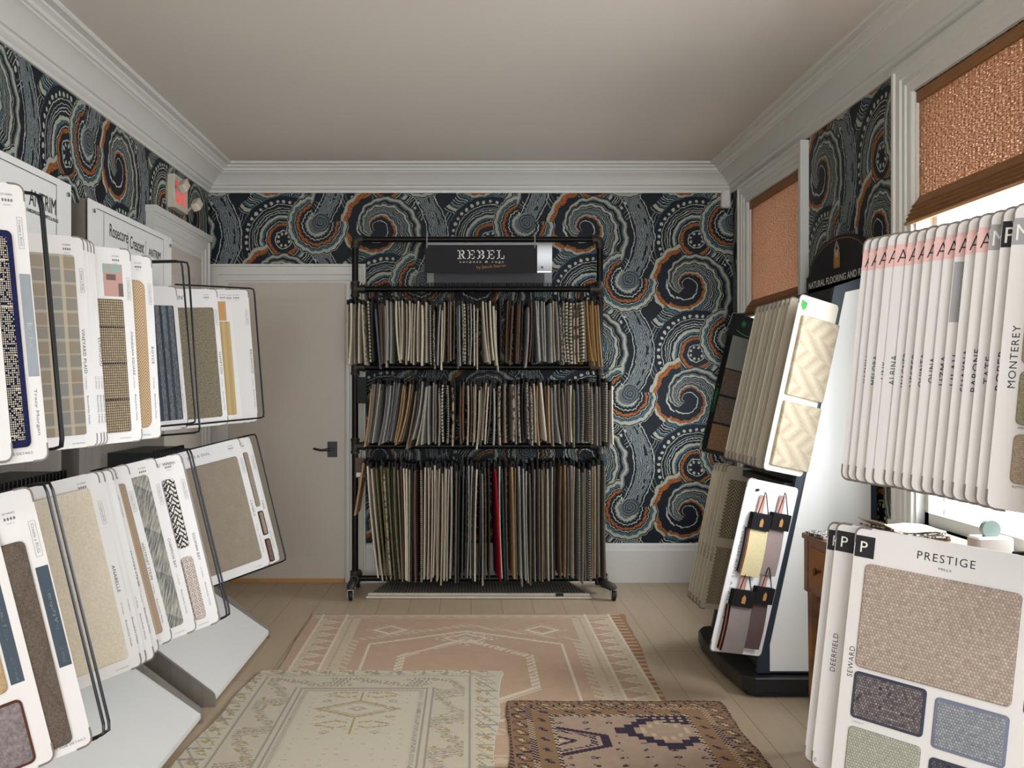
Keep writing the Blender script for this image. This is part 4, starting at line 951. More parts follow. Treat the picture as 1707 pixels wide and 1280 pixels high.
sw(o, -.20, -.16, -.065, -.62, 'carpet_gold_chevron', .009, .008); band(o, -.20, -.155, -.075, -.06, 'leather_tan'); std(o, 'TAJ', ln=.05, x=-.03)
o = board('L', (-1.146, 4.985, 1.840, 4.7), 58, W_, H_, 'board_white', 'narrow visible white board second from the far end of the upper row', GU); std(o, 'ORISSA', ln=.10, x=-.022)
o = board('L', (-1.112, 4.995, 1.842, 4.4), 64, W_, H_, 'board_white', 'white board at the far end of the upper left row', GU); std(o, 'BIRCHWOOD', ln=.17, x=-.024)
# lower row, nearest first
o = board('L', (-1.168, 2.42, 1.103, 14.4), 50, W_, H_, 'board_white', 'white board with tan and charcoal carpet patches at bottom left corner', GLo)
sw(o, -.36, -.17, -.125, -.31, 'carpet_tan', .010, .014); sw(o, -.36, -.335, -.115, -.465, 'carpet_tan', .010, .014); sw(o, -.36, -.49, -.075, -.645, 'carpet_greige', .010, .014, binding='binding_brown')
band(o, -.098, -.455, -.040, -.17, 'band_slate'); m = MB(); vname(m, 'Supreme Bliss', -.077, -.29, .020, .17, bold=.01); letter(m, "Rugs & 12' Width", -.041, -.385, .006, .0006, length=.065, rot=-90, bold=.01); m.build('lettering', 'ink_white', o)
m = MB(); letter(m, 'LIFT FOR DETAILS', -.30, -.325, .006, .0006, length=.10); letter(m, 'Available as Rugs and 12 ft Width', -.36, -.482, .006, .0006, length=.22); m.build('small_print', 'ink_grey', o)
o = board('L', (-1.101, 2.501, 1.115, 13.8), 50, W_, H_, 'board_white', 'white board with dark brown carved diamond carpet, nearest lower row', GLo)
sw(o, -.44, -.125, -.085, -.635, 'carpet_brown_carved', .014, .014)
band(o, -.062, -.455, -.006, -.20, 'band_slate'); m = MB(); vname(m, 'Metropolis Vine', -.040, -.31, .018, .15); letter(m, "12' Width", -.022, -.405, .008, .0006, length=.04, rot=-90); m.build('lettering', 'ink_white', o)
m = MB(); stamp(m, -.045, -.085, 1.2); m.build('printed_stamp', 'ink_grey', o); m = MB(); social(m, -.145, -.055); m.build('printed_icons', 'ink_grey', o); m = MB(); letter(m, 'LIFT FOR DETAILS', -.10, -H_+.016, .006, .0006, length=.085); m.build('small_print', 'ink_grey', o)
for k in range(2):
    o = board('L', (-1.235+.01*k, 3.36+.05*k, 1.081, 13.1), 44, W_, H_, 'board_white', 'thin white board edge %s behind the plain cream carpet board' % ('first', 'second')[k], GLo); std(o, None, st=False, soc=False)
o = board('L', (-1.240, 3.324, 1.081, 13.1), 44, W_, H_, 'board_white', 'white board with large plain cream carpet swatch, lower row', GLo)
sw(o, -.44, -.045, -.075, -.62, 'carpet_cream', .010, .014); std(o, 'ANABELLE', ln=.13, x=-.045)
o = board('L', (-1.247, 3.50, 1.079, 14.0), 44, W_, H_, 'board_white', 'white board with rose dotted carpet stripe between the cream and grey streaked boards', GLo)
std(o, 'ENCORE STRIPE', ln=.18, x=-.04); band(o, -.128, -.20, -.121, -.08, 'sample_red')
o = board('L', (-1.249, 3.641, 1.080, 14.5), 44, W_, H_, 'board_white', 'white board with tan and rose dotted carpet strip, left of the grey streaked one', GLo)
sw(o, -.26, -.065, -.055, -.62, 'carpet_dotted_rose', .009, .01); std(o, 'WESTPORT STRIPE', ln=.20, x=-.045)
o = board('L', (-1.177, 3.731, 1.097, 13.7), 44, W_, H_, 'board_white', 'white board with diagonal grey streaked carpet swatch', GLo)
sw(o, -.30, -.055, -.085, -.62, 'carpet_grey_streak', .009, .014); std(o, 'CHAMPION BAY', ln=.16, x=-.05)
o = board('L', (-1.112, 3.828, 1.106, 13.4), 44, W_, H_, 'board_white', 'white board with black and white zigzag swatch above a brown one', GLo)
sw(o, -.18, -.085, -.095, -.35, 'carpet_zigzag_black', .009, .014); sw(o, -.18, -.385, -.095, -.625, 'carpet_zigzag_brown', .009, .014); std(o, 'SOLIMAN BAY', ln=.15, x=-.05); m = MB(); letter(m, "15' Width", -.11, -.035, .014, .0006, length=.08); m.build('lettering', 'ink_grey', o)
o = board('L', (-1.115, 3.865, 1.100, 13.4), 44, W_, H_, 'board_edge', 'dark backed board edge against the lower wire loop', GLo, corner=False)
o = board('L', (-1.174, 5.066, 1.097, 14.1), 44, W_, H_, 'board_white', 'white board with a large sandy carpet swatch, lower row of far rack', GLo)
sw(o, -.42, -.085, -.075, -.615, 'carpet_sand', .010, .014); std(o, 'CAMBRIA', ln=.12, x=-.045); m = MB(); letter(m, 'JUTE & SISAL', -.31, -.05, .018, .0006, length=.13); m.build('lettering', 'ink_grey', o)
o = board('L', (-1.140, 5.16, 1.102, 14.0), 44, W_, H_, 'board_white', 'white board with three narrow brown swatches at the far end, lower row', GLo)
sw(o, -.12, -.075, -.070, -.36, 'carpet_sand', .008, .01); sw(o, -.12, -.385, -.060, -.51, 'carpet_sand', .008, .01, binding='binding_brown'); sw(o, -.12, -.53, -.060, -.65, 'carpet_mauve_dots', .008, .01, binding='binding_brown'); std(o, 'TAMIL', ln=.07, x=-.045)

# ------------------------------------------------------------ left display racks
def loop(parent, X, Y, Z, a, b, W, H, side='L', dbl=.0):
    M = boardM(side, X, Y, Z, a, b); s = -1 if side == 'L' else 1; Mi = Matrix.Translation(-Vector(parent.location)); m = MB()
    def path(d, e_):
        r_ = .015; P = [(s*W, 0), (s*(r_+.01), 0), (s*r_*.3, -r_*.3), (0, -r_-.01), (0, -H+r_+.01), (s*r_*.3, -H+r_*.3), (s*(r_+.01), -H), (s*W, -H)]
        return [tuple(Mi @ (M @ Vector((px+s*e_, py, d)))) for px, py in P]
    m.tube(path(-.006, 0), .0042, 8)
    if dbl: m.tube(path(-.006+dbl*.4, dbl), .0042, 8)
    m.build('wire_loop', 'wire_dark', parent, smooth=True)
def ltower(Y0, Y1, label, head, zt, hz, far):
    o = empty('display_rack', (-1.71, (Y0+Y1)/2, 0)); tag(o, label, 'display rack', 'grey laminate display racks on the left wall'); h = (Y1-Y0)/2; bx = -1.71
    X = lambda x: x-bx
    MB().box(X(-1.79), -h, 0, X(-1.66), h, zt-.02).build('back_panel', 'grey_laminate', o)
    for s in (-1, 1):
        y = s*h; pf = [(X(-1.66), 0), (X(-1.085), 0), (X(-1.085), .035), (X(-1.09), .052), (X(-1.103), .066), (X(-1.12), .078), (X(-1.50), .365), (X(-1.66), .48)]
        m = MB(); m.prism(pf, 'y', y-.02 if s > 0 else y, y if s > 0 else y+.02); m.build('side_panel', 'grey_laminate', o)
    pf = [(X(-1.66), .44), (X(-1.50), .335), (X(-1.085), .03), (X(-1.085), .05), (X(-1.50), .355), (X(-1.66), .46)]
    m = MB(); m.prism([(X(-1.66), .02), (X(-1.09), .02), (X(-1.09), .040), (X(-1.66), .44)], 'y', -h+.021, h-.021); m.build('base_shelf', 'panel_white', o)
    for zz in (1.78, 1.055):
        m = MB(); ya, yb = (-h+.33, h-.33) if far else (-h+.03, h-.45); m.box(X(-1.66), ya, zz-.06, X(-1.46), yb, zz); k = ya+.02
        while k < yb-.02: m.box(X(-1.46), k, zz-.05, X(-1.445), k+.006, zz+.008); k += .03
        m.build('hook_bar', 'black_paint', o)
    MB().box(X(-1.66), -h, hz, X(-1.635), h, zt).build('header_board', 'grey_laminate', o)
    MB().box(X(-1.625), -h+.0, hz, X(-1.62), h, zt).build('header_panel', 'panel_white', o)
    m = MB()
    for y in (-h+.05, h-.04):
        for z in (hz+.05, zt-.045): m.lathe([(.0001, 0), (.008, 0), (.010, .003), (.010, .008), (.0001, .010)], (X(-1.62), y, z), 'x', 12)
    m.build('standoff_cap', 'chrome', o, smooth=True)
    LX = Matrix(((0, 0, 1, X(-1.6185)), (1, 0, 0, 0), (0, 1, 0, 0), (0, 0, 0, 1)))
    m = MB()
    def ln(y0, z0, y1, z1): m.add([tuple(LX @ Vector(p)) for p in ((y0, z0, 0), (y1, z0, 0), (y1, z1, 0), (y0, z1, 0))], [(0, 1, 2, 3)])
    ln(-h+.09, zt-.03, h-.145, zt-.027); ln(h-.148, hz, h-.145, zt-.03)
    head(m, LX, h, hz, ln); m.build('lettering', 'ink', o)
    return o
def head1(m, LX, h, hz, ln):
    letter(m, 'ANTRIM', h-.27, hz+.248, .060, 0, length=.235, align='c', M=LX); letter(m, 'HARDWOOD CARPETS & RUGS', h-.27, hz+.220, .014, 0, length=.28, align='c', bold=.02, M=LX)
def head2(m, LX, h, hz, ln):
    ln(-h+.172, hz+.02, -h+.175, hz+.357); letter(m, 'Rosecore', -h+.365, hz+.262, .058, 0, length=.24, align='c', M=LX); ln(-h+.485, hz+.10, -h+.488, hz+.32)
    letter(m, 'Crescent', -h+.615, hz+.245, .060, 0, length=.20, align='c', M=LX); ln(-h+.74, hz+.10, -h+.743, hz+.31); letter(m, 'ANTRIM', -h+.885, hz+.245, .040, 0, length=.19, align='c', M=LX)
t1 = ltower(2.30, 4.06, 'nearest grey laminate display rack headed ANTRIM, at the left edge', head1, 2.175, 1.78, False)
t2 = ltower(4.245, 5.42, 'far grey laminate display rack with three names on its white header', head2, 2.158, 1.77, True)
loop(t1, -1.119, 2.62, 1.866, 33, 5, .40, .665, dbl=.008)
loop(t1, -1.084, 2.59, 1.120, 44, 13.6, .42, .665, dbl=.018)
loop(t1, -1.10, 3.935, 1.120, 44, 13.6, .40, .675, dbl=.016)
loop(t2, -1.24, 4.30, 1.90, 60, 5, .30, .70); loop(t2, -1.188, 4.21, 1.885, 70, 4, .28, .72)
loop(t2, -1.085, 5.03, 1.85, 33, 4.5, .50, .65)
loop(t2, -1.105, 5.16, 1.115, 44, 13.6, .50, .67)

# ------------------------------------------------------------ right near rack with lettered white boards
names = ['LAYAN', 'YASMIN', 'MELORA', 'LINK', 'ALBINA', 'WAGNER', 'HESTER', 'QUINTA', 'OLINA', 'UZMA', 'LILAH', 'SHAYNA', 'BARONE', 'TATE', 'ROPER', 'MONTEREY']
RU = [(-1.080, 2.749), (-1.087, 2.722), (-1.094, 2.688), (-1.103, 2.648), (-1.116, 2.624), (-1.132, 2.592), (-1.139, 2.556), (-1.143, 2.514), (-1.150, 2.477), (-1.161, 2.443), (-1.167, 2.400), (-1.170, 2.354), (-1.173, 2.311), (-1.179, 2.268), (-1.180, 2.218), (-1.180, 2.172)]
GR_ = 'white lettered boards on the upper arms of the right rack'
lens = [.12, .14, .15, .09, .15, .17, .16, .16, .12, .14, .14, .19, .19, .12, .17, .26]
for i, ((X, Y), nm) in enumerate(zip(RU, names)):
    tabm, ch = ('tab_pink', 'A') if i < 13 else (('tab_grey', 'M'), ('tab_black', 'P'), ('tab_grey', 'M'))[i-13]
    where = 'farthest of the row' if i == 0 else '%s from the left' % ordn(i+1)
    lab = {13: 'white board with a grey M tab and no swatch showing, 14th from the left', 14: 'white board with a black P tab in the upper right row', 15: 'white board with grey M tab and woven beige swatches at the right edge'}.get(i, 'white sample board with pink A tab, %s in the upper right row' % where)
    if i == 10: lab = 'white sample board with pink A tab and a grey sticker below it'
    o = board('R', (X, Y, 1.768-.0006*i, 5.6), 40, W_, H_, 'board_white', lab, GR_)
    band(o, .001, -.088, .075, -.030, tabm, 'letter_tab'); m = MB(); letter(m, ch, .009, -.078, .034, .0012, length=.028 if ch != 'P' else .022, bold=-.012 if ch == 'A' else 0)
    m.build('lettering', 'ink' if ch == 'A' else 'ink_white', o)
    m = MB(); vname(m, nm, .034 if i < 15 else .036, -.36 if i < 15 else -.33, .022, lens[i], 'R'); m.build('lettering', 'ink', o)
    if i == 10:
        s_ = band(o, .002, -.245, .06, -.10, 'tab_grey', 'sticker'); m = MB(); letter(m, 'indoor/outdoor', .036, -.23, .012, .0009, length=.115, rot=90); m.build('lettering', 'ink_white', o)
    if i == 15:
        sw(o, .046, -.12, .42, -.345, 'carpet_putty', .009, .012); sw(o, .046, -.36, .24, -.475, 'carpet_sage', .009, .012); sw(o, .046, -.495, .24, -.60, 'carpet_putty', .009, .012)
        m = MB(); letter(m, 'MINT 20', .05, -.484, .005, .0006, length=.03); letter(m, 'PUTTY 87', .05, -.610, .005, .0006, length=.03); m.build('small_print', 'ink', o)
o = board('R', (-1.175, 1.98, 1.75, 5.6), 40, W_, H_, 'board_white', 'white board corner cut off by the right edge below the beige swatch board', GR_)
GQ = 'white lettered boards on the lower arms of the right rack'
for i, (X, Y, Z, b, nm) in enumerate(((-.990, 2.768, .989, 6.1, 'FARRAH STRIA'), (-.990, 2.706, .996, 6.2, 'DEERFIELD'), (-1.0, 2.598, 1.0, 6.0, 'SEWARD'))):
    o = board('R', (X, Y, Z, b), 47, W_, H_ if i < 2 else .68, 'board_white', ['white board with black P tab behind the spotted brown swatch board', 'white board with spotted brown carpet strip and black P tab', 'large white board with woven taupe, slate and grey swatches facing the viewer'][i], GQ)
    band(o, .002, -.075, .052, -.020, 'tab_black', 'letter_tab'); m = MB(); letter(m, 'P', .016, -.062, .028, .0009, length=.018); m.build('lettering', 'ink_white', o)
    m = MB(); vname(m, nm, .036 if i < 2 else .029, -.345, .019, (.26, .195, .15)[i], 'R'); m.build('lettering', 'ink', o)
    if i == 1:
        sw(o, .062, -.09, .30, -.375, 'carpet_deer', .009, .012); sw(o, .062, -.40, .20, -.52, 'carpet_dark_olive', .009, .012, binding='binding_brown'); sw(o, .062, -.535, .20, -.645, 'carpet_black_brown', .009, .012, binding='binding_brown')
        m = MB(); letter(m, 'B', .006, -.645, .010, .0006); m.build('small_print', 'ink_grey', o)
    if i == 2:
        m = MB(); letter(m, 'PRESTIGE', .225, -.052, .020, .0006, length=.135, align='c', space=1.2); letter(m, 'MILLS', .225, -.070, .006, .0006, length=.03, align='c'); m.build('lettering', 'ink', o)
        sw(o, .036, -.088, .400, -.352, 'carpet_prestige', .010, .012)
        sw(o, .036, -.364, .214, -.482, 'carpet_seward_dark', .009, .010, binding='binding_slate'); sw(o, .236, -.374, .400, -.496, 'carpet_seward_blue', .009, .010, binding='binding_blue')
        sw(o, .036, -.505, .214, -.632, 'carpet_seward_sage', .009, .010); sw(o, .236, -.520, .400, -.645, 'carpet_seward_black', .009, .010, binding='binding_slate')
        m = MB(); letter(m, 'CHARCOAL 79', .04, -.495, .004, .0006, length=.03); letter(m, 'DENIM 74', .37, -.510, .004, .0006, length=.025); m.build('small_print', 'ink_grey', o)
        m = MB(); m.slab(rr(.425, -.36, .447, -.235, .010), .0004, .0012); m.build('handle_slot', 'navy_frame', o)
o = empty('display_rack', (1.71, 2.36, 0)); tag(o, 'grey display rack against the right wall behind the lettered boards', 'display rack')
MB().box(-.05, -.48, 0, .08, .48, 2.1).build('back_panel', 'grey_laminate', o)
for zz in (1.77, .99):
    m = MB(); m.box(-.30, -.47, zz-.06, -.05, .08, zz-.01); m.build('hook_bar', 'black_paint', o)
    m = MB(); m.tube([(-.30, .05, zz-.03), (-.36, .06, zz-.03), (-.40, .06, zz-.03)], .006, 8); m.build('wire_arm', 'wire_dark', o)
for s in (-.48, .46): m = MB(); m.prism([(-.05, 0), (-.60, 0), (-.60, .06), (-.05, .45)], 'y', s, s+.02); m.build('side_panel', 'grey_laminate', o)
m = MB(); m.prism([(-.05, .02), (-.595, .02), (-.595, .04), (-.05, .41)], 'y', -.459, .459); m.build('base_shelf', 'panel_white', o)

# ------------------------------------------------------------ natural flooring stand
st = empty('display_stand', (1.5, 4.83, 0)); tag(st, 'black slanted display stand with arched sign between the windows', 'display stand'); sx_, sy_ = 1.5, 4.83
Y0, Y1 = 4.42, 5.27
def q(x, y): return (x-sx_, y-sy_)
fp = [q(1.19, 4.40), q(1.24, 4.36), q(1.78, 4.36), q(1.78, 5.33), q(1.30, 5.33), q(1.22, 5.29), q(1.185, 5.22), q(1.165, 5.05), q(1.165, 4.7)]
m = MB(); m.slab(fp, .03, .09, .006); m.slab(inset(fp, .03), .0, .03); m.build('base', 'black_paint', st)
def panel(mb, pts, ya, yb): mb.prism([(x-sx_, z) for x, z in pts], 'y', ya-sy_, yb-sy_)
outer = [(1.262, .095), (1.79, .095), (1.79, 1.86), (1.605, 1.80)]
for ya, yb in ((Y0, Y0+.03), (Y1-.03, Y1)):
    m = MB(); panel(m, outer, ya, yb); fr_ = m.build('side_frame', 'navy_frame', st)
m = MB(); panel(m, [(1.318, .105), (1.762, .105), (1.762, 1.80), (1.650, 1.775), (1.318, .22)], Y0-.006, Y0); m.build('side_panel', 'panel_white', st)
m = MB(); m.box(*q(1.45, Y0-.007), .95, *q(1.454, Y0-.0), 1.01) if False else m.box(1.462-sx_, Y0-.004-sy_, 1.0, 1.468-sx_, Y0-sy_, 1.045); m.build('slot', 'black_matte', st)
m = MB(); panel(m, [(1.29, .095), (1.33, .095), (1.655, 1.80), (1.615, 1.80)], Y0+.03, Y1-.03); m.build('front_panel', 'black_paint', st)
m = MB(); m.box(*q(1.765, Y0+.03), .09, *q(1.79, Y1-.03), 1.86); m.build('back_panel', 'black_paint', st)
for zz, xx in ((1.70, 1.59), (1.05, 1.45), (.90, 1.42)): MB().box(*q(xx-.03, Y0+.03), zz, *q(xx+.03, Y1-.03), zz+.03).build('hook_bar', 'black_paint', st)
for zz, xa, xb, yb in ((1.745, 1.60, 1.43, 5.40), (.925, 1.43, 1.33, 5.44), (.925, 1.43, 1.20, 4.20)):
    ya = 5.2 if yb > 5 else 4.5
    MB().tube([(xa-sx_, ya-sy_, zz), ((xa+xb)/2-sx_, (ya+yb)/2+.03-sy_, zz), (xb-sx_, yb-sy_, zz)], .006, 8).build('wire_arm', 'black_paint', st)
# arched header sign facing the room
pts = [(Y0-.02, 1.80), (Y1, 1.80), (Y1, 1.925), (Y1-.03, 1.93)]+[(4.835+.395*math.cos(t), 1.93+.155*math.sin(t)) for t in [PI*k/16 for k in range(1, 16)]]+[(Y0+.02, 1.93), (Y0-.02, 1.925)]
m = MB(); m.prism([(y-sy_, z) for y, z in pts], 'x', 1.765-sx_, 1.79-sx_); m.build('header_sign', 'black_matte', st)
SX = Matrix(((0, 0, -1, 1.7635-sx_), (-1, 0, 0, 0), (0, 1, 0, 0), (0, 0, 0, 1)))
m = MB(); letter(m, 'NATURAL FLOORING AND RUGS', -.40, 1.862, .034, 0, length=.80, bold=.012, M=SX)
N = 24; a_ = [(4.835-sy_+.375*math.cos(PI*k/N), 1.93+.14*math.sin(PI*k/N)) for k in range(N+1)]; b_ = [(4.835-sy_+.372*math.cos(PI*k/N), 1.93+.137*math.sin(PI*k/N)) for k in range(N+1)]
m.build('lettering', 'ink_white', st)
m = MB()
for k in range(N): m.add([(1.7636-sx_, *p) for p in (a_[k], a_[k+1], b_[k+1], b_[k])], [(0, 1, 2, 3)])
m.add([(1.7634-sx_, y, z) for y, z in ((-.04, 1.93), (.04, 1.93), (.04, 1.995), (.02, 2.02), (-.02, 2.02), (-.04, 1.995))], [tuple(range(6))]); m.build('emblem', 'ink_gold', st)
m = MB()
for d, e_ in ((.035, .042), (.022, .028)):
    o4 = [(0, 2.02+e_), (d, 2.02), (0, 2.02-e_), (-d, 2.02)]; i4 = [(y*.85, 2.02+(z-2.02)*.85) for y, z in o4]
    for k in range(4): l = (k+1) % 4; m.add([(1.7625-sx_, *p) for p in (o4[k], o4[l], i4[l], i4[k])], [(0, 1, 2, 3)])
m.build('emblem', 'ink_white', st)
# its boards
GN = 'cream boards in the upper tier of the slanted stand'; GM = 'boards in the lower tier of the slanted stand'
o = board('R', (-1.412, 5.398, 1.758, 13.1), 115, .27, .77, 'black_paint', 'black sample board with grey, brown and golden carpet patches', GN, corner=True)
sw(o, .035, -.12, .24, -.30, 'carpet_grey_flat', .008, .004); 
for k, (a1, a2) in enumerate((('carpet_brown_loop', 'carpet_dark_loop'), ('carpet_brown_loop', 'carpet_dark_loop'), ('carpet_rust_loop', 'carpet_golden_loop'))):
    y = -.305-k*.152; sw(o, .035, y, .175, y-.14, a1, .008, .003); sw(o, .18, y, .24, y-.14, a2, .008, .003)
m = MB(); letter(m, 'CORMEN +', .022, -.55, .016, .0006, length=.16, rot=90, bold=.01)
for k in range(10): a = 2*PI*k/10; m.add([(.09+.022*math.cos(a+d_)*s_, -.045+.022*math.sin(a+d_)*s_, .0006) for d_, s_ in ((-.2, .55), (0, 1), (.2, .55))], [(0, 1, 2)])
m.add([(.09+.011*math.cos(PI*k/6), -.045+.011*math.sin(PI*k/6), .0006) for k in range(12)], [tuple(range(12))])
for k in range(8): x = .05+k*.024; y = -.085-.018*math.sin(PI*k/7.5); y2 = -.085-.018*math.sin(PI*(k+1)/7.5); m.add([(x, y-.006, .0006), (x+.024, y2-.006, .0006), (x+.024, y2, .0006), (x, y, .0006)], [(0, 1, 2, 3)])
m.build('lettering', 'ink_green', o)
m = MB(); letter(m, '12', .225, -.05, .014, .0006); m.build('lettering', 'ink_white', o)
for i in range(9):
    Y = 4.95-.0655*i
    o = board('R', (-1.414, Y, 1.757, 12.2), 115, .23, .77, 'board_tan' if i % 3 else 'board_cream', 'thin cream board edge in the upper fan, %s from the left' % ordn(i+1), GN)
    if i in (6, 7): m = MB(); vname(m, ('JAVA', 'BALI')[i-6], .03, -.45, .016, .08, 'R'); m.build('lettering', 'ink', o)
o = board('R', (-1.418, 4.305, 1.757, 12.2), 115, .225, .77, 'board_cream', 'front cream board with two carved trellis carpet swatches and green emblem', GN)
sw(o, .028, -.085, .24, -.435, 'carpet_trellis', .016, .006); sw(o, .028, -.46, .24, -.745, 'carpet_trellis', .016, .006)
m = MB(); m.add([(x, y, .0006) for x, y in ((.012, -.02), (.048, -.028), (.046, -.052), (.03, -.066), (.014, -.048))], [tuple(range(5))]); m.build('emblem', 'ink_green', o)
m = MB(); vname(m, 'PERSPECTIVE', .016, -.42, .010, .17, 'R'); m.build('lettering', 'ink_grey', o)
nl = [(-1.313, 5.40, 'SERBORAN'), (-1.309, 5.33, 'GENOVA'), (-1.305, 5.25, 'MOROCCO'), (-1.306, 5.17, 'POETIC'), (-1.300, 5.08, 'BELO')]
for i, (X, Y, nm) in enumerate(nl):
    o = board('R', (X, Y, .945+.004*i, 11.3), 115, .25 if i < 4 else .27, .74, 'board_tan', ['leftmost tan board of the lower tier with a worn edge', 'tan board edge second from the left, lower tier', 'tan board edge third from the left, lower tier', 'tan board edge fourth from the left, lower tier', 'tan board with a bold black herringbone swatch above a softer one'][i], GM)
    m = MB(); vname(m, nm, .020, -.46, .016, .13, 'R'); m.build('lettering', 'ink', o)
    if i == 4: sw(o, .030, -.07, .26, -.37, 'carpet_bold_herringbone', .006, .004); sw(o, .030, -.42, .26, -.71, 'carpet_soft_herringbone', .006, .004)
o = board('R', (-1.161, 4.185, .978, 12.8), 115, .28, .74, 'board_white', 'white board lettered CUSTOM RUGS AVAILABLE in the lower tier', GM)
Mw = o.matrix_world.copy(); Mw = boardM('R', -1.161, 4.185, .978, 115, 12.8)
m = MB(); letter(m, 'CUSTOM RUGS AVAILABLE', .026, -.20, .013, .0006, length=.40, rot=-90, space=1.2); m.build('lettering', 'ink_grey', o)
def memo(x, y, w, cols, label):
    M = Mw @ Matrix.Translation((x, y, .022)); o = empty('fabric_swatch_book'); o.matrix_world = M; tag(o, label, 'swatch book', 'fabric swatch books on the white board')
    m = MB(); m.box(0, -.07, -.018, w, 0, .006); m.build('header_card', 'fabric_black', o)
    m = MB(); m.add([(x_, y_, .0066) for x_, y_ in ((w*.42, -.055), (w*.60, -.055), (w*.60, -.03), (w*.51, -.018), (w*.42, -.03))], [tuple(range(5))]); m.build('emblem', 'ink_gold', o)
    for k, c in enumerate(cols):
        dx = -.010+.006*k; m = MB(); L = .205-.004*(len(cols)-k)
        vs = []
        for j in range(6): t = j/5; bz = .006*math.sin(t*3)+(.0035*k-.015); vs += [(dx+.0+w*.02*t, -.068-L*t, bz), (dx+w*.96+w*.03*t, -.068-L*t, bz+.004*t), (dx+w*.96+w*.03*t, -.068-L*t, bz-.0018+.004*t), (dx+w*.02*t, -.068-L*t, bz-.0018)]
        fs = [(0, 1, 2, 3), (20, 21, 22, 23)]
        for j in range(5):
            for l in range(4): a = j*4+l; b2 = j*4+(l+1) % 4; fs.append((a, b2, b2+4, a+4))
        m.add(vs, fs); m.build('fabric_leaf', c, o)
    m = MB(); m.tube([(w*.2, -.01, .007), (w*.45, .085, -.006), (w*.48, .09, -.012), (w*.52, .085, -.006), (w*.8, -.01, .007)], .0022, 6); m.build('hanging_cord', 'black_matte', o)
    m = MB(); m.box(w*.30, -.005, -.016, w*.62, .075, -.014); m.build('backing_card', 'photo_pink', o)
memo(.045, -.135, .10, ['fabric_black', 'fabric_grey', 'fabric_rust', 'fabric_cream'], 'fabric swatch book with cream front leaf, upper left of four on the white board')
memo(.150, -.120, .10, ['fabric_black', 'fabric_mauve'], 'fabric swatch book with pale mauve front leaf, upper right of four')
memo(.035, -.465, .115, ['fabric_black', 'fabric_rust', 'fabric_black', 'fabric_taupe'], 'fabric swatch book with taupe front and rust leaf, lower left of four')
memo(.152, -.44, .10, ['fabric_black', 'fabric_plum'], 'fabric swatch book with dark plum leaf, lower right of four')

# ------------------------------------------------------------ burl desk, cloth stacks, tape dispenser
dk = empty('writing_desk', (1.5, 3.42, 0)); tag(dk, 'burl wood desk with cane fronted drawer beside the right window', 'desk')
MB().box(-.26, -.33, .795, .25, .335, .815, bev=.004).build('desk_top', 'desk_wood', dk)
m = MB(); m.box(-.243, -.32, .60, .24, .325, .615); m.box(-.243, -.32, .60, -.23, -.30, .795); m.box(-.235, .31, .60, .24, .325, .795); m.box(-.235, -.32, .60, .24, -.305, .795); m.box(.22, -.32, .60, .24, .325, .795); m.box(-.253, .295, .60, -.235, .33, .795); m.box(-.25, -.02, .60, -.235, .02, .795); m.build('apron', 'desk_wood', dk)
for y0, y1 in ((.02, .295), (-.30, -.02)):
    m = MB(); m.box(-.250, y0+.004, .615, -.236, y1-.004, .793); d = m.build('drawer', 'desk_wood', dk)
    MB().box(-.2525, y0+.028, .637, -.2495, y1-.028, .772).build('cane_panel', 'cane', d)
    MB().lathe([(.0001, 0), (.006, 0), (.005, -.012), (.012, -.016), (.015, -.022), (.011, -.027), (.0001, -.028)], (-.2525, (y0+y1)/2-.0, .70), 'x', 16).build('knob', 'brass', d, smooth=True)
for x, y in ((-.24, .285), (-.24, -.32), (.20, .285), (.20, -.32)): m = MB(); m.add([(x, y, .60), (x+.045, y, .60), (x+.045, y+.045, .60), (x, y+.045, .60), (x+.006, y+.006, 0), (x+.038, y+.006, 0), (x+.038, y+.038, 0), (x+.006, y+.038, 0)], [(0, 1, 2, 3), (4, 7, 6, 5), (0, 4, 5, 1), (1, 5, 6, 2), (2, 6, 7, 3), (3, 7, 4, 0)]); m.build('leg', 'burl_wood', dk)
samp('cloth_bw', lambda: (mix(gt(noise(coords()[3], 90, 2), .5), '#3a3a3c', '#b9b6ae'), noise(coords()[3], 90, 2)))
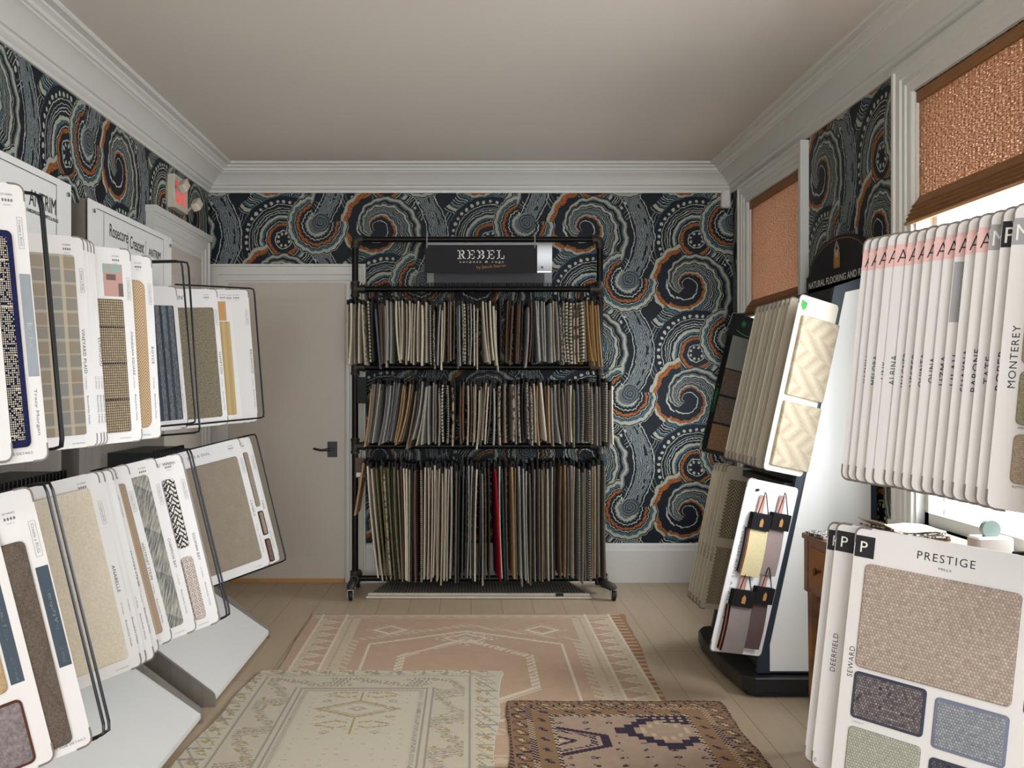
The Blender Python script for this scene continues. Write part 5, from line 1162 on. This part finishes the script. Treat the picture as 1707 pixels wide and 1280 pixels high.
def cloth(loc, w, d, th, mat, label, grp, rz, lift=0):
    m = MB(); N = 6; vs = []
    for j in range(N+1):
        for i in range(N+1):
            x = (i/N-.5)*w; y = (j/N-.5)*d; z = th+.002*math.sin(i*1.7+j)+lift*max(0, .35-i/N)**2*8; vs.append((x, y, z))
    k = (N+1)**2; vs += [(x, y, z-th+.001) for x, y, z in vs]; fs = []
    for j in range(N):
        for i in range(N): a = j*(N+1)+i; fs += [(a, a+1, a+N+2, a+N+1), (k+a, k+a+N+1, k+a+N+2, k+a+1)]
    e = [i for i in range(N+1)]+[j*(N+1)+N for j in range(1, N+1)]+[N*(N+1)+i for i in range(N-1, -1, -1)]+[j*(N+1) for j in range(N-1, 0, -1)]
    for i in range(len(e)): a, b = e[i], e[(i+1) % len(e)]; fs.append((a, b, k+b, k+a))
    m.add(vs, fs); o = m.build('carpet_square', mat, smooth=50); o.location = loc; o.rotation_euler.z = rz; tag(o, label, 'carpet sample', grp); return o
G = 'carpet squares stacked on the desk'
cloth((1.57, 3.62, .8155), .22, .20, .008, SAMP['rust'], 'rust brown carpet square at the bottom of the stack by the window', G, .2)
cloth((1.565, 3.62, .825), .23, .20, .008, SAMP['tweed'], 'flecked grey carpet square in the middle of the stack by the window', G, .1)
cloth((1.56, 3.62, .835), .22, .19, .007, 'sample_cloth_bw', 'black and white carpet square under the top white one by the window', G, .25, .02)
cloth((1.555, 3.62, .846), .23, .19, .006, SAMP['ivory'], 'white curled carpet square on top of the stack by the window', G, .1, .03)
cloth((1.31, 3.64, .8155), .13, .15, .012, 'sample_cloth_bw', 'black and white carpet offcut on the left end of the desk', G, .1, .0)
t = empty('tape_dispenser', (1.705, 3.29, .8155)); tag(t, 'pale plastic dispenser on the desk at the right edge of the photo', 'dispenser')
m = MB(); m.slab(rr(-.06, -.04, .06, .04, .012), 0, .055, .006); m.build('body', 'plastic_white', t, smooth=30)
MB().lathe([(.0001, -.012), (.03, -.012), (.03, .012), (.0001, .012)], (0, 0, .078), 'y', 20).build('roll', 'photo_sky', t, smooth=True)
